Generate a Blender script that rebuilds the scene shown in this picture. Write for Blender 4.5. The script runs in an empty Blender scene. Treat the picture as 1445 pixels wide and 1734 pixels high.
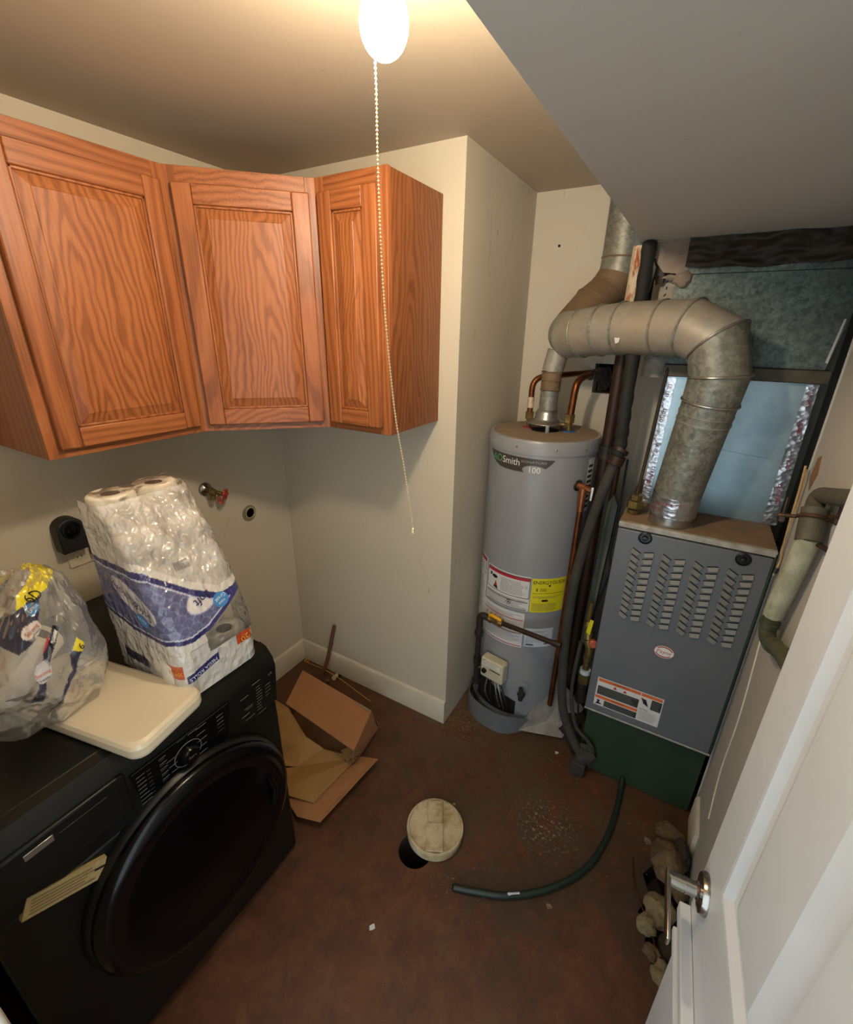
import bpy, bmesh, math, random
import numpy as np
from mathutils import Vector, Matrix, noise
random.seed(7)
PI = math.pi
scn = bpy.context.scene
COL = scn.collection

# ------------------------------------------------------------------ camera
cam_d = bpy.data.cameras.new('camera')
cam = bpy.data.objects.new('camera', cam_d)
COL.objects.link(cam)
yaw, pitch, roll, fpx = -0.524649718, 0.381793288, -0.015179304, 764.745
_f = Vector((math.sin(yaw)*math.cos(pitch), math.cos(yaw)*math.cos(pitch), -math.sin(pitch)))
_r = Vector((math.cos(yaw), -math.sin(yaw), 0))
_d = _f.cross(_r)
right = math.cos(roll)*_r + math.sin(roll)*_d
down = -math.sin(roll)*_r + math.cos(roll)*_d
mw = Matrix.Identity(4)
for i, v in enumerate((right, -down, -_f)):
    for j in range(3):
        mw[j][i] = v[j]
mw.translation = Vector((1.7427, -1.55955, 1.85))
cam.matrix_world = mw
cam_d.sensor_fit = 'HORIZONTAL'
cam_d.sensor_width = 36
cam_d.lens = fpx/1445*36
cam_d.clip_start = 0.01
scn.camera = cam

# ------------------------------------------------------------------ exposure, world, light
scn.view_settings.view_transform = 'Standard'
scn.view_settings.look = 'None'
scn.view_settings.exposure = 0.12
scn.view_settings.gamma = 1.0
scn.view_settings.use_curve_mapping = False
scn.cycles.use_denoising = True
scn.cycles.max_bounces = 10
scn.cycles.transparent_max_bounces = 12
scn.cycles.sample_clamp_indirect = 6
BULB = 400.0
DAY = 2.3
w = bpy.data.worlds.new('world')
scn.world = w
w.use_nodes = True
w.node_tree.nodes['Background'].inputs[0].default_value = (0.80, 0.92, 1.0, 1)
w.node_tree.nodes['Background'].inputs[1].default_value = DAY
# daylight enters through the open doorway in the front wall: a portal only tells the sampler where the opening is
pd = bpy.data.lights.new('doorway_portal', 'AREA')
pd.shape = 'RECTANGLE'; pd.size = 0.86; pd.size_y = 2.05
pd.cycles.is_portal = True
po = bpy.data.objects.new('doorway_portal', pd); COL.objects.link(po)
po.location = (1.55, -1.70, 1.03); po.rotation_euler = (PI/2, 0, 0)
po.rotation_euler = Vector((0, 1, 0)).to_track_quat('-Z', 'Y').to_euler()

# ------------------------------------------------------------------ materials
def lin(c):
    if isinstance(c, str):
        c = tuple(int(c[i:i+2], 16)/255 for i in (0, 2, 4))
    return tuple((x/12.92 if x <= .04045 else ((x+.055)/1.055)**2.4) for x in c[:3]) + (1,)

def newmat(name):
    m = bpy.data.materials.new(name)
    m.use_nodes = True
    nt = m.node_tree
    return m, nt, nt.nodes['Principled BSDF']

def N(nt, t, **kw):
    n = nt.nodes.new(t)
    for k, v in kw.items():
        if k in n.inputs: n.inputs[k].default_value = v
        else: setattr(n, k, v)
    return n

def coords(nt, scale=(1, 1, 1), rot=(0, 0, 0), loc=(0, 0, 0), src='Object'):
    tc = N(nt, 'ShaderNodeTexCoord'); mp = N(nt, 'ShaderNodeMapping')
    mp.inputs['Scale'].default_value = scale
    mp.inputs['Rotation'].default_value = rot
    mp.inputs['Location'].default_value = loc
    nt.links.new(tc.outputs[src], mp.inputs[0])
    return mp.outputs[0]

def noise_n(nt, vec, scale, detail=4, rough=.6, dist=0):
    n = N(nt, 'ShaderNodeTexNoise')
    n.inputs['Scale'].default_value = scale; n.inputs['Detail'].default_value = detail
    n.inputs['Roughness'].default_value = rough; n.inputs['Distortion'].default_value = dist
    nt.links.new(vec, n.inputs['Vector'])
    return n.outputs['Fac']

def ramp(nt, fac, stops):
    r = N(nt, 'ShaderNodeValToRGB')
    e = r.color_ramp.elements
    while len(e) < len(stops): e.new(.5)
    for i, (p, c) in enumerate(stops):
        e[i].position = p; e[i].color = lin(c) if not isinstance(c, float) else (c, c, c, 1)
    nt.links.new(fac, r.inputs[0])
    return r.outputs[0]

def mixc(nt, a, b, fac, mode='MIX'):
    m = N(nt, 'ShaderNodeMix', data_type='RGBA', blend_type=mode)
    for s, v in ((6, a), (7, b), (0, fac)):
        if hasattr(v, 'links'): nt.links.new(v, m.inputs[s])
        elif s == 0: m.inputs[0].default_value = v
        else: m.inputs[s].default_value = lin(v)
    return m.outputs[2]

def bump(nt, p, h, strength, dist=.002):
    b = N(nt, 'ShaderNodeBump')
    b.inputs['Strength'].default_value = strength; b.inputs['Distance'].default_value = dist
    nt.links.new(h, b.inputs['Height']); nt.links.new(b.outputs[0], p.inputs['Normal'])

def P(name, c1, c2=None, scale=8, rough=.5, metal=0, bmp=0, bscale=60, lo=.35, hi=.65, c3=None, rough2=None, spec=None, stretch=(1, 1, 1)):
    m, nt, p = newmat(name)
    p.inputs['Roughness'].default_value = rough
    p.inputs['Metallic'].default_value = metal
    if spec is not None: p.inputs['Specular IOR Level'].default_value = spec
    p.inputs['Base Color'].default_value = lin(c1)
    vec = coords(nt, stretch)
    if c2:
        f = noise_n(nt, vec, scale, 6, .65)
        st = [(lo, c1), (hi, c2)] + ([(min(hi+.15, .98), c3)] if c3 else [])
        nt.links.new(ramp(nt, f, st), p.inputs['Base Color'])
        if rough2 is not None:
            mr = N(nt, 'ShaderNodeMapRange'); nt.links.new(f, mr.inputs[0])
            mr.inputs[1].default_value = lo; mr.inputs[2].default_value = hi
            mr.inputs[3].default_value = rough; mr.inputs[4].default_value = rough2
            nt.links.new(mr.outputs[0], p.inputs['Roughness'])
    if bmp: bump(nt, p, noise_n(nt, vec, bscale, 5), bmp)
    return m

def oak(name, axis, base='96552E', dark='6C3A1C', light='A4663A', off=(0, 0, 0)):
    """stained oak: grain along the given object axis"""
    m, nt, p = newmat(name)
    s = [1, 1, 1]; s[axis] = .16
    vec = coords(nt, tuple(s), (.22, .18, .05), off)
    wv = N(nt, 'ShaderNodeTexWave', wave_type='RINGS', rings_direction='XYZ'[axis], wave_profile='SIN')
    wv.inputs['Scale'].default_value = 17; wv.inputs['Distortion'].default_value = 6.0
    wv.inputs['Detail'].default_value = 1.0; wv.inputs['Detail Scale'].default_value = .9
    nt.links.new(vec, wv.inputs['Vector'])
    s2 = [1, 1, 1]; s2[axis] = .025
    fine = noise_n(nt, coords(nt, tuple(s2), (0, 0, 0), off), 260, 4, .7)
    broad = noise_n(nt, vec, 5, 3)
    c = ramp(nt, wv.outputs['Fac'], [(.0, dark), (.10, dark), (.32, base), (.75, base), (1, light)])
    c = mixc(nt, c, ramp(nt, broad, [(.35, dark), (.65, light)]), .30)
    c = mixc(nt, c, ramp(nt, fine, [(.38, dark), (.55, light)]), .28)
    nt.links.new(c, p.inputs['Base Color'])
    p.inputs['Roughness'].default_value = .42
    p.inputs['Specular IOR Level'].default_value = .4
    bump(nt, p, fine, .12, .0006)
    return m

def oak_panel(name, cx, cy, base='96552D', dark='6E3B1C', light='A4663A', tilt=.13, freq=330, off=0.0):
    """flat sawn oak: nested arches round an upright axis through (cx, cy) of the object"""
    m, nt, p = newmat(name)
    L = nt.links
    v0 = coords(nt, (1, 1, 1), (0, 0, 0), (-cx, -cy, off))
    nz = N(nt, 'ShaderNodeTexNoise'); nz.inputs['Scale'].default_value = 5.5; nz.inputs['Detail'].default_value = 3
    sc0 = N(nt, 'ShaderNodeVectorMath', operation='MULTIPLY'); sc0.inputs[1].default_value = (1.6, 1.6, .55)
    L.new(v0, sc0.inputs[0]); L.new(sc0.outputs[0], nz.inputs['Vector'])
    sb = N(nt, 'ShaderNodeVectorMath', operation='SUBTRACT'); sb.inputs[1].default_value = (.5, .5, .5); L.new(nz.outputs['Color'], sb.inputs[0])
    am = N(nt, 'ShaderNodeVectorMath', operation='MULTIPLY'); am.inputs[1].default_value = (.10, .10, .25); L.new(sb.outputs[0], am.inputs[0])
    ad = N(nt, 'ShaderNodeVectorMath', operation='ADD'); L.new(v0, ad.inputs[0]); L.new(am.outputs[0], ad.inputs[1])
    sp = N(nt, 'ShaderNodeSeparateXYZ'); L.new(ad.outputs[0], sp.inputs[0])
    cb = N(nt, 'ShaderNodeCombineXYZ'); L.new(sp.outputs[0], cb.inputs[0]); L.new(sp.outputs[1], cb.inputs[1])
    ln = N(nt, 'ShaderNodeVectorMath', operation='LENGTH'); L.new(cb.outputs[0], ln.inputs[0])
    mz = N(nt, 'ShaderNodeMath', operation='MULTIPLY_ADD'); L.new(sp.outputs[2], mz.inputs[0]); mz.inputs[1].default_value = tilt; L.new(ln.outputs['Value'], mz.inputs[2])
    fq = N(nt, 'ShaderNodeMath', operation='MULTIPLY'); L.new(mz.outputs[0], fq.inputs[0]); fq.inputs[1].default_value = freq
    sn = N(nt, 'ShaderNodeMath', operation='SINE'); L.new(fq.outputs[0], sn.inputs[0])
    hf = N(nt, 'ShaderNodeMath', operation='MULTIPLY_ADD'); L.new(sn.outputs[0], hf.inputs[0]); hf.inputs[1].default_value = .5; hf.inputs[2].default_value = .5
    fine = noise_n(nt, coords(nt, (1, 1, .02)), 300, 4, .7)
    broad = noise_n(nt, coords(nt, (1, 1, .25)), 7, 3)
    c = ramp(nt, hf.outputs[0], [(0, dark), (.14, dark), (.38, base), (1, light)])
    c = mixc(nt, c, ramp(nt, broad, [(.35, dark), (.65, light)]), .32)
    c = mixc(nt, c, ramp(nt, fine, [(.38, dark), (.55, light)]), .25)
    L.new(c, p.inputs['Base Color'])
    p.inputs['Roughness'].default_value = .4; p.inputs['Specular IOR Level'].default_value = .4
    bump(nt, p, fine, .12, .0006)
    return m

def wallmat(name, c1, c2, grime, gstart=0.0, bs=.05):
    m, nt, p = newmat(name)
    vec = coords(nt)
    base = mixc(nt, c1, c2, noise_n(nt, vec, 1.7, 4))
    f = noise_n(nt, coords(nt, (1, 1, .6)), 7, 8, .72)
    g = ramp(nt, f, [(.60, 0.0), (.72, .35)])
    f2 = noise_n(nt, coords(nt, (1.5, 1.5, .45), (0, 0, 0), (3, 1, 2)), 26, 3, .5)
    g2 = ramp(nt, f2, [(.70, 0.0), (.76, .5)])
    c = mixc(nt, base, grime, g)
    c = mixc(nt, c, grime, g2)
    nt.links.new(c, p.inputs['Base Color'])
    p.inputs['Roughness'].default_value = .62
    p.inputs['Specular IOR Level'].default_value = .3
    bump(nt, p, noise_n(nt, vec, 260, 3), bs, .001)
    return m

def floormat():
    m, nt, p = newmat('painted_concrete')
    vec = coords(nt)
    a = noise_n(nt, vec, 2.2, 8, .68, .3)
    c = ramp(nt, a, [(.28, '2A1A12'), (.43, '4B2A16'), (.56, '5E3418'), (.72, '4A3524')])
    a2 = noise_n(nt, vec, 11, 9, .78, .5)
    c = mixc(nt, c, ramp(nt, a2, [(.34, '1E130D'), (.50, '4E2C1A'), (.66, '6E4A30')]), .48)
    a3 = noise_n(nt, vec, 140, 3, .6)
    c = mixc(nt, c, '8A6A4A', ramp(nt, a3, [(.66, 0.0), (.74, .55)]))
    # bare and dusty concrete by the appliances
    sep = N(nt, 'ShaderNodeSeparateXYZ'); nt.links.new(vec, sep.inputs[0])
    def near(x, y, r0, r1):
        d = N(nt, 'ShaderNodeVectorMath', operation='DISTANCE'); d.inputs[1].default_value = (x, y, 0)
        nt.links.new(vec, d.inputs[0])
        mr = N(nt, 'ShaderNodeMapRange'); nt.links.new(d.outputs['Value'], mr.inputs[0])
        mr.inputs[1].default_value = r0; mr.inputs[2].default_value = r1
        mr.inputs[3].default_value = 1; mr.inputs[4].default_value = 0
        return mr.outputs[0]
    b = noise_n(nt, vec, 6, 9, .75, .8)
    def addmask(c, reg, col, lo, hi, amt, src):
        th = ramp(nt, src, [(lo, 0.0), (hi, 1.0)])
        mul = N(nt, 'ShaderNodeMath', operation='MULTIPLY')
        nt.links.new(th, mul.inputs[0]); nt.links.new(reg, mul.inputs[1])
        mul2 = N(nt, 'ShaderNodeMath', operation='MULTIPLY'); nt.links.new(mul.outputs[0], mul2.inputs[0]); mul2.inputs[1].default_value = amt
        return mixc(nt, c, col, mul2.outputs[0])
    c = addmask(c, near(1.35, -.1, .3, 1.3), '3E3120', .44, .60, .75, b)
    c = addmask(c, near(1.35, .05, .15, .75), '50402C', .38, .56, .85, b)
    c = addmask(c, near(1.0, .1, .02, .35), '6B5138', .42, .58, .8, b)
    c = addmask(c, near(2.0, -.3, .05, .28), '2C261E', .30, .48, .9, b)
    c = addmask(c, near(1.55, -.52, .05, .4), '3A2D25', .40, .58, .7, b)
    c = addmask(c, near(.05, -.05, .02, .4), '4A3B26', .38, .55, .7, b)
    fl = noise_n(nt, vec, 75, 4, .7)
    c = addmask(c, near(1.56, -.24, .02, .16), 'A89A88', .56, .63, .9, fl)
    c = addmask(c, near(1.38, -.02, .02, .28), '98846A', .62, .68, .7, fl)
    c = addmask(c, near(1.36, -.60, .02, .16), '8A7C68', .60, .66, .6, fl)
    c = addmask(c, near(1.06, .02, .01, .14), 'A08462', .52, .62, .6, fl)
    nt.links.new(c, p.inputs['Base Color'])
    mr = N(nt, 'ShaderNodeMapRange'); nt.links.new(a, mr.inputs[0]); mr.inputs[3].default_value = .38; mr.inputs[4].default_value = .68
    nt.links.new(mr.outputs[0], p.inputs['Roughness'])
    bump(nt, p, b, .25, .006)
    return m

def galv(name, c1, c2, c3, rough=.45, scale=38, metal=.75, bmp=.04):
    m, nt, p = newmat(name)
    vec = coords(nt)
    v = N(nt, 'ShaderNodeTexVoronoi', feature='F1'); v.inputs['Scale'].default_value = scale*1.6
    nt.links.new(vec, v.inputs['Vector'])
    n1 = noise_n(nt, vec, scale*.6, 6, .7)
    n2 = noise_n(nt, vec, 3.2, 5, .6)
    c = ramp(nt, n1, [(.35, c1), (.62, c2)])
    bw = N(nt, 'ShaderNodeSeparateColor'); nt.links.new(v.outputs['Color'], bw.inputs[0])
    c = mixc(nt, c, ramp(nt, bw.outputs[0], [(.2, c1), (.9, c2)]), .45)
    c = mixc(nt, c, c3, ramp(nt, n2, [(.42, 0.0), (.66, .75)]))
    nt.links.new(c, p.inputs['Base Color'])
    p.inputs['Metallic'].default_value = metal
    p.inputs['Roughness'].default_value = rough
    if bmp: bump(nt, p, n1, bmp, .002)
    return m

def foil(name, c='C9CCD0'):
    m, nt, p = newmat(name)
    p.inputs['Base Color'].default_value = lin(c); p.inputs['Metallic'].default_value = .95
    p.inputs['Roughness'].default_value = .33
    v = N(nt, 'ShaderNodeTexVoronoi', feature='F1'); v.inputs['Scale'].default_value = 55
    nt.links.new(coords(nt, (1, 1, 1.4)), v.inputs['Vector'])
    b = N(nt, 'ShaderNodeBump'); b.inputs['Strength'].default_value = .4; b.inputs['Distance'].default_value = .005
    nt.links.new(v.outputs['Distance'], b.inputs['Height']); nt.links.new(b.outputs[0], p.inputs['Normal'])
    return m

def film(name, crinkle=.8, scale=45, gm=.5, gr=.2):
    """clear plastic wrap: print colour and cover come from mesh attributes Col and its alpha"""
    m, nt, p = newmat(name)
    at = N(nt, 'ShaderNodeVertexColor'); at.layer_name = 'Col'
    nt.links.new(at.outputs['Color'], p.inputs['Base Color'])
    p.inputs['Roughness'].default_value = .3
    v = N(nt, 'ShaderNodeTexVoronoi', feature='F1'); v.inputs['Scale'].default_value = scale
    nz = N(nt, 'ShaderNodeTexNoise'); nz.inputs['Scale'].default_value = scale*.4; nz.inputs['Detail'].default_value = 3
    cv = coords(nt, (1, 1, .7))
    add = N(nt, 'ShaderNodeVectorMath', operation='ADD')
    nt.links.new(cv, nz.inputs['Vector'])
    sc = N(nt, 'ShaderNodeVectorMath', operation='SCALE'); sc.inputs['Scale'].default_value = .05
    nt.links.new(nz.outputs['Color'], sc.inputs[0]); nt.links.new(cv, add.inputs[0]); nt.links.new(sc.outputs[0], add.inputs[1])
    nt.links.new(add.outputs[0], v.inputs['Vector'])
    b = N(nt, 'ShaderNodeBump'); b.inputs['Strength'].default_value = crinkle; b.inputs['Distance'].default_value = .012
    nt.links.new(v.outputs['Distance'], b.inputs['Height'])
    nt.links.new(b.outputs[0], p.inputs['Normal'])
    tr = N(nt, 'ShaderNodeBsdfTransparent')
    gl = N(nt, 'ShaderNodeBsdfGlossy'); gl.inputs['Roughness'].default_value = gr
    nt.links.new(b.outputs[0], gl.inputs['Normal'])
    m1 = N(nt, 'ShaderNodeMixShader'); m2 = N(nt, 'ShaderNodeMixShader')
    nt.links.new(at.outputs['Alpha'], m1.inputs[0])
    nt.links.new(tr.outputs[0], m1.inputs[1]); nt.links.new(p.outputs[0], m1.inputs[2])
    fr = N(nt, 'ShaderNodeFresnel'); fr.inputs['IOR'].default_value = 1.5
    nt.links.new(b.outputs[0], fr.inputs['Normal'])
    mx = N(nt, 'ShaderNodeMath', operation='MULTIPLY_ADD'); mx.inputs[1].default_value = gm; mx.inputs[2].default_value = .0
    nt.links.new(fr.outputs[0], mx.inputs[0])
    nt.links.new(mx.outputs[0], m2.inputs[0])
    nt.links.new(m1.outputs[0], m2.inputs[1]); nt.links.new(gl.outputs[0], m2.inputs[2])
    nt.links.new(m2.outputs[0], nt.nodes['Material Output'].inputs['Surface'])
    return m

MT = {}
MT['wall'] = wallmat('cream_wall_paint', 'CCC4B0', 'C3BAA5', '978B76')
MT['wall_alc'] = wallmat('scuffed_cream_wall_paint', 'CCC4B2', 'C1B9A6', '85765F', bs=.08)
MT['wall_r'] = wallmat('grey_white_wall_paint', 'BDB9AE', 'AFAAA0', '8C8578')
MT['ceil'] = wallmat('ceiling_paint', 'BDB09C', 'B4A792', 'A49784', bs=.03)
MT['soffit'] = wallmat('soffit_paint', 'CBC7BF', 'C4C0B8', 'B2ACA2', bs=.08)
MT['trim'] = P('white_trim_paint', 'D2CBB6', 'C2BAA5', 5, .45)
MT['floor'] = floormat()
MT['door'] = P('white_door_paint', 'C6C7C6', 'BFC0BE', 3, .42)
MT['bulb'] = None
m, nt, p = newmat('lit_bulb_glass')
p.inputs['Base Color'].default_value = (1, 1, 1, 1)
p.inputs['Emission Color'].default_value = (1.0, .83, .62, 1)
p.inputs['Emission Strength'].default_value = BULB
MT['bulb'] = m
MT['porcelain'] = P('white_porcelain', 'E6E0D4', rough=.2)
MT['string'] = P('beaded_chain', 'D9C49A', rough=.35, metal=.4)
for i, off in enumerate(((0, 0, 0), (.37, .2, .1), (.81, .5, .33))):
    MT['oakv%d' % i] = oak('stained_oak_upright_grain_%s' % 'abc'[i], 2, off=off)
MT['oakx'] = oak('stained_oak_level_grain_x', 0, off=(.1, .4, .2))
MT['oaky'] = oak('stained_oak_level_grain_y', 1, off=(.3, .1, .6))
MT['oakside'] = oak('stained_oak_cabinet_side', 2, '8A4A28', '683519', '9A5E34', (.2, .7, .1))
MT['panel0'] = oak_panel('flat_sawn_oak_left_door', .33, .17)
MT['panel1'] = oak_panel('flat_sawn_oak_corner_door', .50, -.44, freq=420, tilt=.09, off=.2)
MT['panel2'] = oak_panel('flat_sawn_oak_narrow_door', .17, -.33, freq=460, tilt=.07, off=.4)
MT['panelside'] = oak_panel('flat_sawn_oak_side', .28, -.20, '854A27', '643519', '945A33', .12, 300)
MT['black'] = P('black_enamel', '0B0C09', '10110D', 6, .36, spec=.35)
MT['blackmatte'] = P('black_plastic', '0D0D0D', rough=.55)
MT['blackgloss'] = P('black_gloss_plastic', '050506', rough=.2, spec=.3)
MT['blackglass'] = P('black_door_glass', '030304', rough=.22, spec=.15)
MT['ink'] = P('grey_lettering', '70706A', rough=.5)
MT['inkdim'] = P('dim_grey_lettering', '44443E', rough=.5)
MT['sticker'] = P('aged_paper_sticker', 'B7A270', 'A8935F', 90, .6)
MT['stickline'] = P('sticker_print', '7F6E48', rough=.6)
MT['lid'] = P('cream_vitreous_china', 'D8CBAF', rough=.16, spec=.6)
MT['paper'] = P('soft_white_paper', 'E4DDCD', 'DCD4C3', 120, .9, bmp=.15, bscale=200)
MT['core'] = P('cardboard_core', '6B5140', rough=.85)
MT['corein'] = P('shaded_core', '8A6A52', rough=.9)
MT['card'] = P('brown_cardboard', '9A6A42', 'A27248', 9, .8, bmp=.05, bscale=140)
MT['cardin'] = P('inner_cardboard', 'A27B45', '9A733F', 9, .85)
MT['cardred'] = P('red_foil_tape', 'B0553A', rough=.4)
MT['heater'] = P('grey_heater_enamel', '8B8D90', '85878A', 3, .34, spec=.5)
MT['heatertop'] = P('dusty_heater_top', '8C7862', '7A6A58', 30, .75, bmp=.1)
MT['panplastic'] = P('grey_plastic', '6C7072', '62666A', 8, .45)
MT['labw'] = P('white_label', 'CFCDC8', rough=.45)
MT['labbw'] = P('bluish_white_label', 'BFC7CC', rough=.45)
MT['red'] = P('red_print', 'A8202E', rough=.5)
MT['orange'] = P('orange_print', 'D2662C', rough=.5)
MT['yellow'] = P('yellow_print', 'D8CC1E', rough=.45)
MT['blackp'] = P('black_print', '141414', rough=.5)
MT['greyp'] = P('grey_print', '8E8E8C', rough=.5)
MT['darkp'] = P('dark_grey_print', '2A2D28', rough=.5)
MT['badge'] = P('dark_badge', '3E3833', rough=.4)
MT['badge2'] = P('grey_badge', '8B8D8F', rough=.4)
MT['green'] = P('green_print', '3FA05A', rough=.5)
MT['white'] = P('white_print', 'DDDAD4', rough=.5)
MT['alu'] = P('bright_aluminium', 'B9B9B4', 'A8A59C', 20, .28, .9)
MT['brass'] = P('dull_brass', '8C7A48', '6E5C34', 30, .4, .7, bmp=.1)
MT['copper'] = P('aged_copper', '8A4F2C', '5E3A20', 22, .38, .85, c3='9A6A40')
MT['copperl'] = P('bright_copper', 'B0714A', '8A5434', 30, .4, .8)
MT['iron'] = P('dark_iron_pipe', '3A2418', '2A1C14', 14, .5, .3, bmp=.1)
MT['ironblk'] = P('black_iron_pipe', '201D19', '3A342A', 26, .5, .3)
MT['rust'] = P('rusty_painted_pipe', 'C2B49A', '9A5428', 60, .7, bmp=.3, bscale=50, lo=.50, hi=.60, c3='5E3018', stretch=(1, 1, .3))
MT['holebrown'] = P('brown_hole', '3A2E1C', '241A10', 30, .9)
MT['rusty'] = P('rusty_metal', '5E4228', '3E2C1C', 30, .65, .4, bmp=.2)
MT['foam'] = P('grey_brown_pipe_foam', '3B3833', '2C2A26', 9, .9, bmp=.1)
MT['foamb'] = P('black_pipe_foam', '0F0F0E', '1A1917', 20, .8)
MT['rubber'] = P('black_rubber', '1A1A1A', '26241F', 20, .6)
MT['vent'] = galv('dusty_galvanised_vent', '8A877E', 'A09D94', '9A8C74', .5, 30, .3)
MT['ventd'] = galv('brown_dusty_flue', '6E5A44', '7C674E', '86684A', .7, 26, .25)
MT['ventg'] = galv('mottled_galvanised_pipe', '60625A', '9A9B90', '8C8676', .5, 60, .45)
MT['plen'] = galv('bright_galvanised_sheet', '98AEB6', 'A8BEC6', '84A0AA', .36, 18, .6, .02)
MT['plenold'] = galv('mottled_galvanised_sheet', '46524E', '7C8884', '3E4840', .55, 75, .45)
MT['bar'] = P('dusty_sheet_flange', '4A4336', '5C5444', 25, .6, .3)
MT['foil'] = foil('foil_tape')
MT['redtape'] = P('red_tape_lettering', '9A3A5A', rough=.4)
MT['furn'] = P('slate_grey_furnace_paint', '62656A', '5C6064', 4, .42, spec=.5)
MT['furnl'] = P('grey_louver_paint', '6A6E70', '7A776C', 40, .5)
MT['furntop'] = P('dusty_furnace_top', '8A6E50', '75604A', 16, .8, bmp=.1)
MT['furnedge'] = P('light_furnace_edge', 'A8A79C', '8A8476', 30, .45)
MT['greenm'] = P('dark_green_sheet_metal', '203826', '2A3C29', 5, .4, spec=.5)
MT['greenl'] = P('grey_green_wall_strip', '5C6258', '4E554C', 8, .6)
MT['knob'] = P('black_knob', '0C0C0C', rough=.35)
MT['plastic_sheet'] = P('dark_plastic_sheeting', '221A12', '33291C', 9, .65, bmp=.1, bscale=22)
MT['drywall'] = P('torn_drywall', '8E8274', '7A6A5A', 14, .85, bmp=.3)
MT['insul'] = P('white_wrapped_insulation', 'A8A296', '8C8578', 30, .8, bmp=.5, bscale=36)
MT['steel'] = P('satin_nickel', 'A09C94', rough=.22, metal=1)
MT['gasv'] = P('cream_plastic', 'C9C2A6', 'BDB594', 12, .45)
MT['plugred'] = P('red_ring', 'A03030', rough=.6)
MT['plugblue'] = P('blue_ring', '2C64A0', rough=.6)
MT['redwheel'] = P('red_valve_handle', '9C2420', 'B04030', 40, .45)
MT['capw'] = P('stained_white_plastic', 'C8BA9A', 'A8946C', 14, .55, lo=.42, hi=.62, c3='6A5838')
MT['hose'] = P('green_hose', '14241C', '1A2C22', 30, .45)
MT['dark'] = P('dark_void', '080605', rough=.95)
MT['slab'] = P('grey_stone_tile', '8C8880', '6E6A64', 12, .5)
MT['stone'] = P('dusty_rubble', '6A5438', '40341F', 18, .9, bmp=.6, bscale=40)
MT['stonel'] = P('pale_rubble', '857858', '5E5238', 18, .9, bmp=.6, bscale=40)
MT['dirt'] = P('dark_dirt', '2A2219', '3A2F22', 20, .95, bmp=.8, bscale=50)
MT['pipepaint'] = P('flaking_white_painted_pipe', 'B8B8A0', '7E8060', 16, .7, bmp=.5, bscale=40, lo=.4, hi=.68, c3='3E4634', stretch=(1, 1, .6))
MT['pipegreen'] = P('green_stained_pipe', '38402E', '5C5A3C', 22, .6, bmp=.3, c3='7C7450')
MT['pipegrey'] = P('dusty_grey_green_pipe', '5A5544', '464234', 14, .65, bmp=.2)
MT['wirey'] = P('yellow_wire', 'C08A28', rough=.5)
MT['wirec'] = P('pale_cable', 'B89A6C', 'A08458', 30, .6)
MT['wirek'] = P('black_cable', '141412', rough=.5)
MT['ivory'] = P('ivory_plastic', 'CFC3A6', rough=.4)
MT['wood'] = P('bare_wood', '967050', '7C5A40', 20, .8)
MT['rod'] = P('brown_plastic_rod', '6E4630', '5A3826', 14, .5)
MT['film'] = film('plastic_wrap', .42, 48, .95, .10)
MT['film2'] = film('thin_plastic_bag', .22, 14)
MT['yellowh'] = P('yellow_valve_handle', 'E0A010', rough=.4)

MT['navyp'] = P('navy_print', '23244F', rough=.4); MT['bluep'] = P('blue_print', '3F7FB8', rough=.4); MT['lightp'] = P('light_print', 'DDE4EA', rough=.4)

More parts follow.
